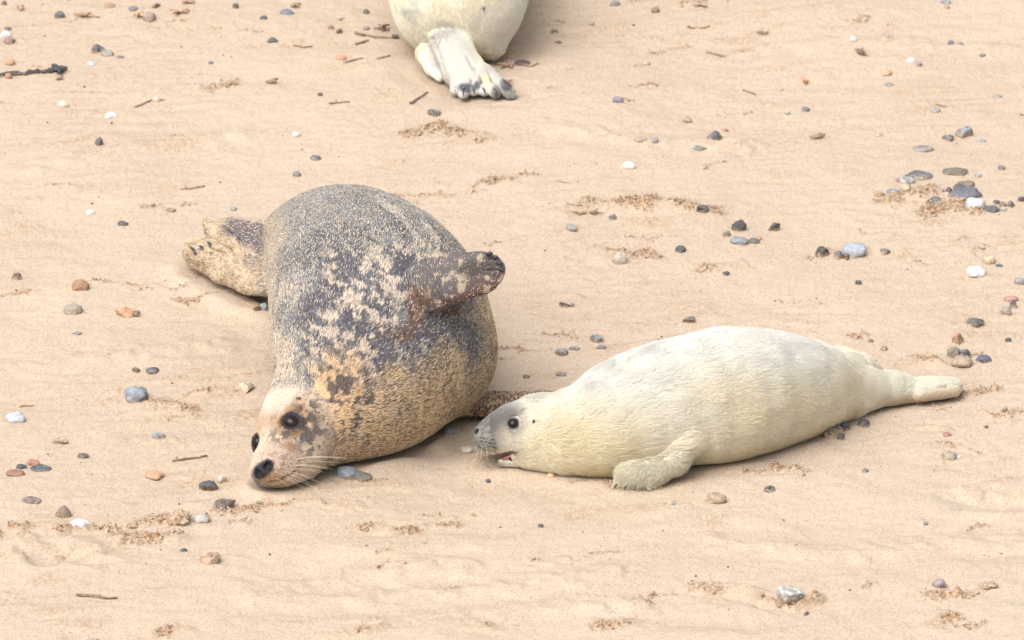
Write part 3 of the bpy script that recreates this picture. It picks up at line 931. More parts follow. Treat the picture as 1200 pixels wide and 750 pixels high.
def seg_dist(x, y, a, b):
    ax_, ay_ = a[0], a[1]; bx_, by_ = b[0] - a[0], b[1] - a[1]
    t = np.clip(((x - ax_) * bx_ + (y - ay_) * by_) / (bx_ * bx_ + by_ * by_ + 1e-9), 0, 1)
    return np.hypot(x - ax_ - t * bx_, y - ay_ - t * by_), t

STREAK = math.radians(13)
def ground(x, y):
    """height of the sand and how crumbly it is, at world x, y"""
    n = len(x); z0 = np.zeros(n)
    near = (np.abs(x) < 1.9) & (np.abs(y) < 3.4)
    p = np.stack([x, y, z0], 1)
    h = (fbm(p, 1.3, 3, 200) - .5) * .035
    crumb = np.zeros(n)
    i = np.where(near)[0]; xx, yy = x[i], y[i]; pp = p[i]
    a, b = math.cos(STREAK), math.sin(STREAK)
    al, ac = xx * a + yy * b, -xx * b + yy * a
    wob = (fbm(pp, 4, 2, 203) - .5) * .10
    s1 = np.stack([al * 1.6, (ac + wob) * 11, 0 * al], 1)
    str1 = fbm(s1, 1.0, 3, 210)
    s2 = np.stack([al * 7, (ac + wob) * 34, 0 * al], 1)
    str2 = fbm(s2, 1.0, 3, 211)
    patch = sstep(.46, .62, fbm(pp * np.array([1, .6, 1]), 3.2, 3, 215))
    hh = (str1 - .5) * .009 + (str2 - .5) * .0065 * (.4 + patch)
    hh += (fbm(pp, 9, 3, 216) - .5) * .008
    # crumbs gathered along the streak lines
    lines = sstep(.56, .68, str2) * (.15 + .55 * patch) * sstep(.44, .60, fbm(pp, 14, 2, 217))
    gr = fbm(pp, 120, 2, 218)
    cr = lines * .42 + .08 * patch
    for pts, w, ht, ck in RIDGES:
        W_ = [P(u_, v_, 0) for u_, v_ in pts]
        lo = np.min(W_, 0) - 5 * w; hi = np.max(W_, 0) + 5 * w
        k = np.where((xx > lo[0]) & (xx < hi[0]) & (yy > lo[1]) & (yy < hi[1]))[0]
        if not len(k): continue
        wx = xx[k] + (vnoise(pp[k], 28, 230) - .5) * .03; wy = yy[k] + (vnoise(pp[k], 28, 231) - .5) * .04
        d = np.full(len(k), 9.0)
        for a_, b_ in zip(W_[:-1], W_[1:]):
            d = np.minimum(d, seg_dist(wx, wy * 1.0, a_, b_)[0])
        g = np.exp(-(d / w) ** 2)
        hh[k] += ht * .75 * g * (.45 + .9 * vnoise(pp[k], 40, 232)) - ht * .25 * np.exp(-((d - 2 * w) / w) ** 2)
        cr[k] = np.maximum(cr[k], ck * np.exp(-(d / (w * 1.1)) ** 2) * (.35 + .9 * sstep(.3, .7, vnoise(pp[k], 22, 233))))
    for (u_, v_, rx, ry, dp) in DENTS:
        c_ = P(u_, v_, 0)
        d = np.hypot((xx - c_[0]) / rx, (yy - c_[1]) / ry) + (fbm(pp, 16, 2, 240) - .5) * .5
        hh += -dp * np.exp(-d ** 2 * 1.3) + dp * .35 * np.exp(-((d - 1.25) / .35) ** 2)
    # crumbs are real lumps
    lump = np.clip(gr - .46, 0, 1) * 2.2 + np.clip(vnoise(pp, 150, 219) - .5, 0, 1) * .5
    hh += cr * (.0135 * lump - .003)
    hh += (vnoise(pp, 210, 221) - .5) * .0009 + (vnoise(pp, 110, 222) - .5) * .0014 + (fbm(pp * np.array([.55, 1, 1]), 48, 2, 223) - .5) * .0035
    # sand pressed down under and pushed up around the seals
    for bd, w in ((adult, 1.7), (pup, .5), (far, .8)):
        lo, hi = bd.box()
        k = np.where((xx > lo[0] - .15) & (xx < hi[0] + .15) & (yy > lo[1] - .15) & (yy < hi[1] + .15))[0]
        d = bd(np.stack([xx[k], yy[k], np.full(len(k), .012)], 1))
        m = sstep(.10, .0, d)
        hh[k] = hh[k] * (1 - .85 * m); h[i[k]] *= (1 - m)
        hh[k] += w * .006 * np.exp(-((d - .022) / .016) ** 2) * (.3 + 1.4 * vnoise(pp[k], 18, 250)) - .006 * sstep(.0, -.03, d)
        cr[k] = np.maximum(cr[k], .45 * np.exp(-((d - .02) / .02) ** 2) * sstep(.45, .7, vnoise(pp[k], 12, 251)))
    h[i] += hh; crumb[i] = cr
    return h, crumb

def ext_axis(a, b, step, far_):
    core = np.arange(a, b, step)
    out, s, x = [], step, b
    while x < far_:
        out.append(x); s *= 1.35; x += s
    out.append(far_)
    left = [a + b - q for q in out]
    return np.array(sorted(set(np.round(np.concatenate([[-far_] if min(left) > -far_ else [], left, core, out]), 5))))

gx = ext_axis(-1.42, 1.42, .0036, 120.0)
gy = ext_axis(-2.15, 2.75, .0072, 160.0)
GX, GY = np.meshgrid(gx, gy, indexing='ij')
gxx, gyy = GX.ravel(), GY.ravel()
gz, gc = [], []
for i in range(0, len(gxx), 200000):
    a, b = ground(gxx[i:i + 200000], gyy[i:i + 200000]); gz.append(a); gc.append(b)
gz = np.concatenate(gz); gc = np.concatenate(gc)
nx, ny = len(gx), len(gy)
I = np.arange(nx * ny).reshape(nx, ny)
GF = np.stack([I[:-1, :-1].ravel(), I[1:, :-1].ravel(), I[1:, 1:].ravel(), I[:-1, 1:].ravel()], 1)

def sand_mat():
    m, nt, b, L = newmat('dry_beach_sand')
    tc = node(nt, 'ShaderNodeTexCoord')
    at = node(nt, 'ShaderNodeAttribute', attribute_name='crumb')
    n1 = node(nt, 'ShaderNodeTexNoise', Scale=2.2, Detail=4.0)
    n2 = node(nt, 'ShaderNodeTexNoise', Scale=230.0, Detail=3.0, Roughness=.75)
    n3 = node(nt, 'ShaderNodeTexNoise', Scale=130.0, Detail=3.0, Roughness=.65)
    for n_ in (n1, n2, n3): L(tc.outputs['Object'], n_.inputs['Vector'])
    base = ramp(nt, [(.3, tuple(lin((230, 209, 186)) * .50)), (.7, tuple(lin((238, 218, 196)) * .50))])
    L(n1.outputs['Fac'], base.inputs['Fac'])
    g = ramp(nt, [(.34, (.70, .62, .54)), (.47, (.97, .96, .95)), (.66, (1.10, 1.10, 1.10))])
    L(n2.outputs['Fac'], g.inputs['Fac'])
    mx = node(nt, 'ShaderNodeMix', data_type='RGBA', blend_type='MULTIPLY'); mx.inputs[0].default_value = 1.0
    L(base.outputs[0], mx.inputs[6]); L(g.outputs[0], mx.inputs[7])
    # coarser browner grains where the crust has crumbled, with shade between crumbs painted in
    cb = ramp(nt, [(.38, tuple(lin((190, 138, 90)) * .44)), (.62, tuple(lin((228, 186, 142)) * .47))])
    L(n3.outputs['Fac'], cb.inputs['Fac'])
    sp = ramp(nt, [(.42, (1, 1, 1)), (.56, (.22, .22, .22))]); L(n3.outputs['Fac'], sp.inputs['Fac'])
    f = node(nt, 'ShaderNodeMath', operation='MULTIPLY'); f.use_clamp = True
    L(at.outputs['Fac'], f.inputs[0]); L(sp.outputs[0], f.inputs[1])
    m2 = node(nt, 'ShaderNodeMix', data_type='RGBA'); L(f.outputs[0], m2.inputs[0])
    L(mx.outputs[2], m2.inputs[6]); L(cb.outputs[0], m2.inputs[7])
    L(m2.outputs[2], b.inputs['Base Color'])
    b.inputs['Roughness'].default_value = 1.0; b.inputs['Specular IOR Level'].default_value = .1
    ad = node(nt, 'ShaderNodeMath', operation='MULTIPLY_ADD'); ad.inputs[1].default_value = .6
    L(n3.outputs['Fac'], ad.inputs[0]); L(n2.outputs['Fac'], ad.inputs[2])
    bp = node(nt, 'ShaderNodeBump', Strength=.8, Distance=.003)
    L(ad.outputs[0], bp.inputs['Height']); L(bp.outputs[0], b.inputs['Normal'])
    return m
M['sand'] = sand_mat()
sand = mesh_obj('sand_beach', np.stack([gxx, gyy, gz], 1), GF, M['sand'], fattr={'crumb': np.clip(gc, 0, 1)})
tag(sand, kind='structure')

def gpt(u, v):
    """point on the sand seen at pixel (u, v)"""
    z = 0.0
    for _ in range(4):
        p = P(u, v, z); z = float(ground(p[None, 0], p[None, 1])[0][0])
    return P(u, v, z)

# ------------------------------------------------------------------ pebbles, shells, weed and grit on the sand
def gz_at(x, y):
    i = int(np.clip(np.searchsorted(gx, x) - 1, 0, nx - 2)); j = int(np.clip(np.searchsorted(gy, y) - 1, 0, ny - 2))
    Z = gz.reshape(nx, ny); a = (x - gx[i]) / (gx[i + 1] - gx[i]); b = (y - gy[j]) / (gy[j + 1] - gy[j])
    return float((Z[i, j] * (1 - a) + Z[i + 1, j] * a) * (1 - b) + (Z[i, j + 1] * (1 - a) + Z[i + 1, j + 1] * a) * b)

def on_sand(u, v, dz=0.0):
    z = 0.0
    for _ in range(4):
        p = P(u, v, z + dz); z = gz_at(p[0], p[1])
    return P(u, v, z + dz), z

def stone_mat(name, rough, mott, spk, dust=.5):
    m, nt, b, L = newmat(name)
    oi = node(nt, 'ShaderNodeObjectInfo'); tc = node(nt, 'ShaderNodeTexCoord')
    ad = node(nt, 'ShaderNodeVectorMath', operation='ADD')
    mu = node(nt, 'ShaderNodeVectorMath', operation='SCALE'); mu.inputs['Scale'].default_value = 31.0
    L(oi.outputs['Location'], mu.inputs[0]); L(tc.outputs['Object'], ad.inputs[0]); L(mu.outputs[0], ad.inputs[1])
    n1 = node(nt, 'ShaderNodeTexNoise', Scale=70.0, Detail=4.0, Roughness=.6); L(ad.outputs[0], n1.inputs['Vector'])
    n2 = node(nt, 'ShaderNodeTexNoise', Scale=330.0, Detail=2.0, Roughness=.6); L(ad.outputs[0], n2.inputs['Vector'])
    r1 = ramp(nt, [(.32, (1 - mott,) * 3), (.5, (1, 1, 1)), (.68, (1 + mott,) * 3)]); L(n1.outputs['Fac'], r1.inputs['Fac'])
    r2 = ramp(nt, [(.35, (1 - spk,) * 3), (.65, (1 + spk,) * 3)]); L(n2.outputs['Fac'], r2.inputs['Fac'])
    m1 = node(nt, 'ShaderNodeMix', data_type='RGBA', blend_type='MULTIPLY'); m1.inputs[0].default_value = 1
    m2 = node(nt, 'ShaderNodeMix', data_type='RGBA', blend_type='MULTIPLY'); m2.inputs[0].default_value = 1
    L(oi.outputs['Color'], m1.inputs[6]); L(r1.outputs[0], m1.inputs[7])
    L(m1.outputs[2], m2.inputs[6]); L(r2.outputs[0], m2.inputs[7])
    # dry sand clinging to the lower part and in hollows
    sp = node(nt, 'ShaderNodeSeparateXYZ'); L(tc.outputs['Generated'], sp.inputs[0])
    s1 = node(nt, 'ShaderNodeMath', operation='MULTIPLY_ADD'); s1.inputs[1].default_value = -1.0; s1.inputs[2].default_value = .25 + dust * .35
    L(sp.outputs['Z'], s1.inputs[0])
    s2 = node(nt, 'ShaderNodeMath', operation='MULTIPLY_ADD'); s2.inputs[1].default_value = 1.6; L(n2.outputs['Fac'], s2.inputs[0]); 
    s3 = node(nt, 'ShaderNodeMath', operation='ADD'); s3.inputs[1].default_value = -.8; L(s2.outputs[0], s3.inputs[0])
    L(s1.outputs[0], s2.inputs[2])
    s4 = ramp(nt, [(.0, (0, 0, 0)), (.12, (1, 1, 1))]); L(s3.outputs[0], s4.inputs['Fac'])
    m3 = node(nt, 'ShaderNodeMix', data_type='RGBA'); L(s4.outputs[0], m3.inputs[0]); L(m2.outputs[2], m3.inputs[6])
    m3.inputs[7].default_value = (*(lin((226, 196, 160)) * .46), 1)
    L(m3.outputs[2], b.inputs['Base Color'])
    b.inputs['Roughness'].default_value = rough; b.inputs['Specular IOR Level'].default_value = .4
    bp = node(nt, 'ShaderNodeBump', Strength=.35, Distance=.0015); L(n2.outputs['Fac'], bp.inputs['Height']); L(bp.outputs[0], b.inputs['Normal'])
    return m
M['pebble'] = stone_mat('smooth_pebble', .65, .22, .16, .55)
M['flint'] = stone_mat('rough_flint', .55, .55, .35, .95)
M['shell'] = stone_mat('sea_shell', .45, .15, .10, .3)
M['weed'] = stone_mat('dried_weed', .8, .35, .25, .1)

def muted(c):
    """dry salt-and-dust film over the stone's own colour"""
    c = lin(c) * .66; g = c.mean()
    return tuple(np.clip((c * .72 + g * .28) * .9 + np.array([.030, .026, .022]), 0, 1))

def ico(sub):
    t = (1 + 5 ** .5) / 2
    V = [(-1, t, 0), (1, t, 0), (-1, -t, 0), (1, -t, 0), (0, -1, t), (0, 1, t), (0, -1, -t), (0, 1, -t), (t, 0, -1), (t, 0, 1), (-t, 0, -1), (-t, 0, 1)]
    V = [np.array(v) / np.linalg.norm(v) for v in V]
    F = [(0, 11, 5), (0, 5, 1), (0, 1, 7), (0, 7, 10), (0, 10, 11), (1, 5, 9), (5, 11, 4), (11, 10, 2), (10, 7, 6), (7, 1, 8),
         (3, 9, 4), (3, 4, 2), (3, 2, 6), (3, 6, 8), (3, 8, 9), (4, 9, 5), (2, 4, 11), (6, 2, 10), (8, 6, 7), (9, 8, 1)]
    for _ in range(sub):
        c = {}; G = []
        def mid(a, b):
            k = (min(a, b), max(a, b))
            if k not in c:
                q = V[a] + V[b]; V.append(q / np.linalg.norm(q)); c[k] = len(V) - 1
            return c[k]
        for a, b, d in F:
            x, y, z = mid(a, b), mid(b, d), mid(d, a)
            G += [(a, x, z), (b, y, x), (d, z, y), (x, y, z)]
        F = G
    return np.array(V), np.array(F)
ICO = {k: ico(k) for k in (0, 1, 2, 3)}
SEED = [0]

def stone(name, u, v, w, h, colr, style, tilt=0.0):
    """a stone w x h photograph pixels large, half sunk in the sand"""
    SEED[0] += 1; sd_ = SEED[0]
    c, zg = on_sand(u, v, 0.0)
    s = mpp(c); W_, H_ = w * s, h * s
    dep = min(.8 * W_, .92 * H_ / SA)
    ht = math.sqrt(max(H_ * H_ - (dep * SA) ** 2, (.30 * H_) ** 2)) / CA
    W_ *= .94 if w >= 13 else .82; ht *= 1 if w >= 13 else .88; c, zg = on_sand(u, v, ht * .18)
    B, F = ICO[3 if w >= 14 else 2]
    q = B.copy(); off = np.array([sd_ * 3.7, sd_ * 1.3, sd_ * 2.1])
    if style == 'pebble':
        r = 1 + (fbm(B + off, 1.3, 3, 301) - .5) * .62
        q = np.sign(q) * np.abs(q) ** .88 * r[:, None]
    elif style == 'flint':
        r = 1 + (fbm(B + off, 1.6, 3, 302) - .5) * .75
        q = q * r[:, None]
        for k in range(7):       # broken facets
            n_ = np.array([math.sin(sd_ * 5.1 + k * 2.4), math.cos(sd_ * 3.3 + k * 1.7), .45 * math.sin(k * 1.9 + sd_)]); n_ /= np.linalg.norm(n_)
            d = q @ n_ - (.62 + .18 * math.sin(k * 7 + sd_)); q = q - np.clip(d, 0, None)[:, None] * n_ * .9
        q = q + (fbm(q + off, 7, 2, 303) - .5)[:, None] * B * .16
    elif style == 'slab':
        r = 1 + (fbm(B + off, 1.5, 3, 304) - .5) * .5
        q = q * r[:, None]; q[:, 2] = np.sign(q[:, 2]) * np.minimum(np.abs(q[:, 2]), .55) * 1.6
        q = q + (fbm(q + off, 6, 2, 305) - .5)[:, None] * .12
    elif style == 'peak':
        r = 1 + (fbm(B + off, 1.4, 3, 306) - .5) * .4
        q = q * r[:, None]; k = np.clip(q[:, 2], 0, 2); q[:, 0] *= 1 - .55 * k; q[:, 1] *= 1 - .5 * k
    elif style == 'clump':
        r = 1 + (fbm(B + off, 2.0, 3, 307, .65) - .5) * .9 + (vnoise(B + off, 6.5, 308) - .5) * .42
        q = q * r[:, None]
    ext = q.max(0) - q.min(0)
    q = (q - (q.max(0) + q.min(0)) / 2) / ext * np.array([W_, dep, ht * 1.28])
    a = math.radians(tilt)
    q = q @ np.array([[math.cos(a), 0, math.sin(a)], [0, 1, 0], [-math.sin(a), 0, math.cos(a)]])
    mat = {'pebble': M['pebble'], 'flint': M['flint'], 'slab': M['flint'], 'peak': M['pebble'], 'clump': M['sand']}[style]
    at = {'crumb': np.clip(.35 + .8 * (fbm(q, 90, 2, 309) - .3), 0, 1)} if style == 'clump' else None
    o = mesh_obj(name, q, F, mat, smooth=True, fattr=at)
    o.location = c; o.color = (*muted(colr), 1)
    return o

def shell(name, u, v, w, h, colr, rot=0.0, broken=False):
    """a thin domed valve with growth ribs, cup down"""
    SEED[0] += 1; sd_ = SEED[0]
    c, zg = on_sand(u, v, 0.0); s = mpp(c); W_, H_ = w * s, h * s
    dep = min(.75 * W_, .9 * H_ / SA); ht = math.sqrt(max(H_ * H_ - (dep * SA) ** 2, (.35 * H_) ** 2)) / CA
    c, zg = on_sand(u, v, ht * .2)
    nu, nr = 28, 8; V = []; F = []
    for lay, off in ((0, 0.0), (1, -.12)):
        for i in range(nr + 1):
            t = i / nr
            for j in range(nu):
                a = 2 * math.pi * j / nu
                r = t * (1 + .06 * math.cos(a * 11) * t + (.28 * math.sin(a * 3 + sd_) * t if broken else 0) - .12 * math.cos(a))
                x, y = r * math.cos(a) - .25 * (1 - t), r * math.sin(a) * .9
                z = (1 - t * t) ** .6 * (1 + .05 * math.cos(i * 2.6)) + off
                V.append((x * W_ / 2 * (1 + off * .3), y * dep / 2 * (1 + off * .3), (z * 1.0 - .28) * ht))
    n = (nr + 1) * nu
    for lay in (0, 1):
        for i in range(nr):
            for j in range(nu):
                a, b = lay * n + i * nu + j, lay * n + i * nu + (j + 1) % nu
                f = (a, a + nu, b + nu, b); F.append(f if lay == 0 else f[::-1])
    for j in range(nu):
        a, b = nr * nu + j, nr * nu + (j + 1) % nu
        F.append((a, n + a, n + b, b))
    V = np.array(V); r_ = math.radians(rot)
    V = V @ np.array([[math.cos(r_), math.sin(r_), 0], [-math.sin(r_), math.cos(r_), 0], [0, 0, 1]])
    o = mesh_obj(name, V, F, M['shell']); o.location = c; o.color = (*muted(colr), 1)
    return o

def twig(name, pts, r, colr, forks=1):
    SEED[0] += 1; R_ = random.Random(SEED[0])
    W_ = []
    for (u, v), (u2, v2) in zip(pts[:-1], pts[1:]):
        for t in np.linspace(0, 1, 5)[:-1]:
            W_.append(on_sand(u + (u2 - u) * t + R_.uniform(-.6, .6), v + (v2 - v) * t + R_.uniform(-.5, .5), r * .7 + R_.uniform(0, r * .6))[0])
    W_.append(on_sand(*pts[-1], r * .6)[0]); W_ = np.array(W_); o0 = W_[0].copy(); W_ = W_ - o0
    m = len(W_); rad = [r * (1 - .55 * i / m) * R_.uniform(.7, 1.25) for i in range(m)]
    V, F = tube(W_, rad, 6); V, F = list(V), list(F)
    for k in range(forks):
        i = R_.randrange(1, m - 1); d = np.array([R_.uniform(-1, 1), R_.uniform(-.8, .8), R_.uniform(0, .5)]) * r * 6
        v2, f2 = tube([W_[i], W_[i] + d * .6, W_[i] + d], [r * .6, r * .5, r * .2], 5)
        b = len(V); V += list(v2); F += [tuple(q + b for q in f) for f in f2]
    o = mesh_obj(name, np.array(V), F, M['weed']); o.location = o0; o.color = (*muted(colr), 1)
    return o

def weed(name, u, v, w, h, colr, n=9, r=.0028, spine=None):
    """a tuft of dried weed: several curled strands and bladders springing from one holdfast"""
    SEED[0] += 1; R_ = random.Random(SEED[0] + 50)
    c, zg = on_sand(u, v, .003); s = mpp(c); W_, H_ = w * s / 2, h * s / 2
    V, F = [], []
    def addt(pts, rad):
        v2, f2 = tube(pts, rad, 5); b = len(V); V.extend(v2); F.extend(tuple(q + b for q in f) for f in f2)
    for k in range(n):
        e = np.array([R_.uniform(-1, 1) * W_, R_.uniform(-1, 1) * H_ / SA * .7, R_.uniform(.1, 1) * H_ * .7])
        b0 = np.array([R_.uniform(-.35, .35) * W_, R_.uniform(-.3, .3) * H_, 0.0])
        mid = (b0 + e) / 2 + np.array([R_.uniform(-.3, .3) * W_, 0, R_.uniform(0, .6) * H_])
        addt([b0, mid, e, e + np.array([R_.uniform(-.3, .3) * W_, 0, -.4 * e[2]])], [r, r * R_.uniform(.8, 1.8), r, r * .4])
    if spine:
        pr = [on_sand(a, b, .004)[0] - c for a, b in spine]
        q = []
        for a, b in zip(pr[:-1], pr[1:]):
            for t in (0, .25, .5, .75): q.append(a + (b - a) * t + np.array([0, R_.uniform(-.004, .004), R_.uniform(0, .003)]))
        q.append(pr[-1]); addt(q, [r * R_.uniform(.7, 2.3) for _ in q])
    o = mesh_obj(name, np.array(V), F, M['weed']); o.location = c; o.color = (*muted(colr), 1)
    return o

DK, BK, SL, BG, GR, TN, BR, RB, OR, WH, CR, MV = (72, 72, 78), (46, 47, 52), (98, 102, 116), (152, 164, 182), (140, 138, 134), (190, 164, 134), (140, 104, 76), \
    (150, 92, 76), (214, 142, 78), (238, 238, 240), (226, 208, 178), (140, 122, 122)
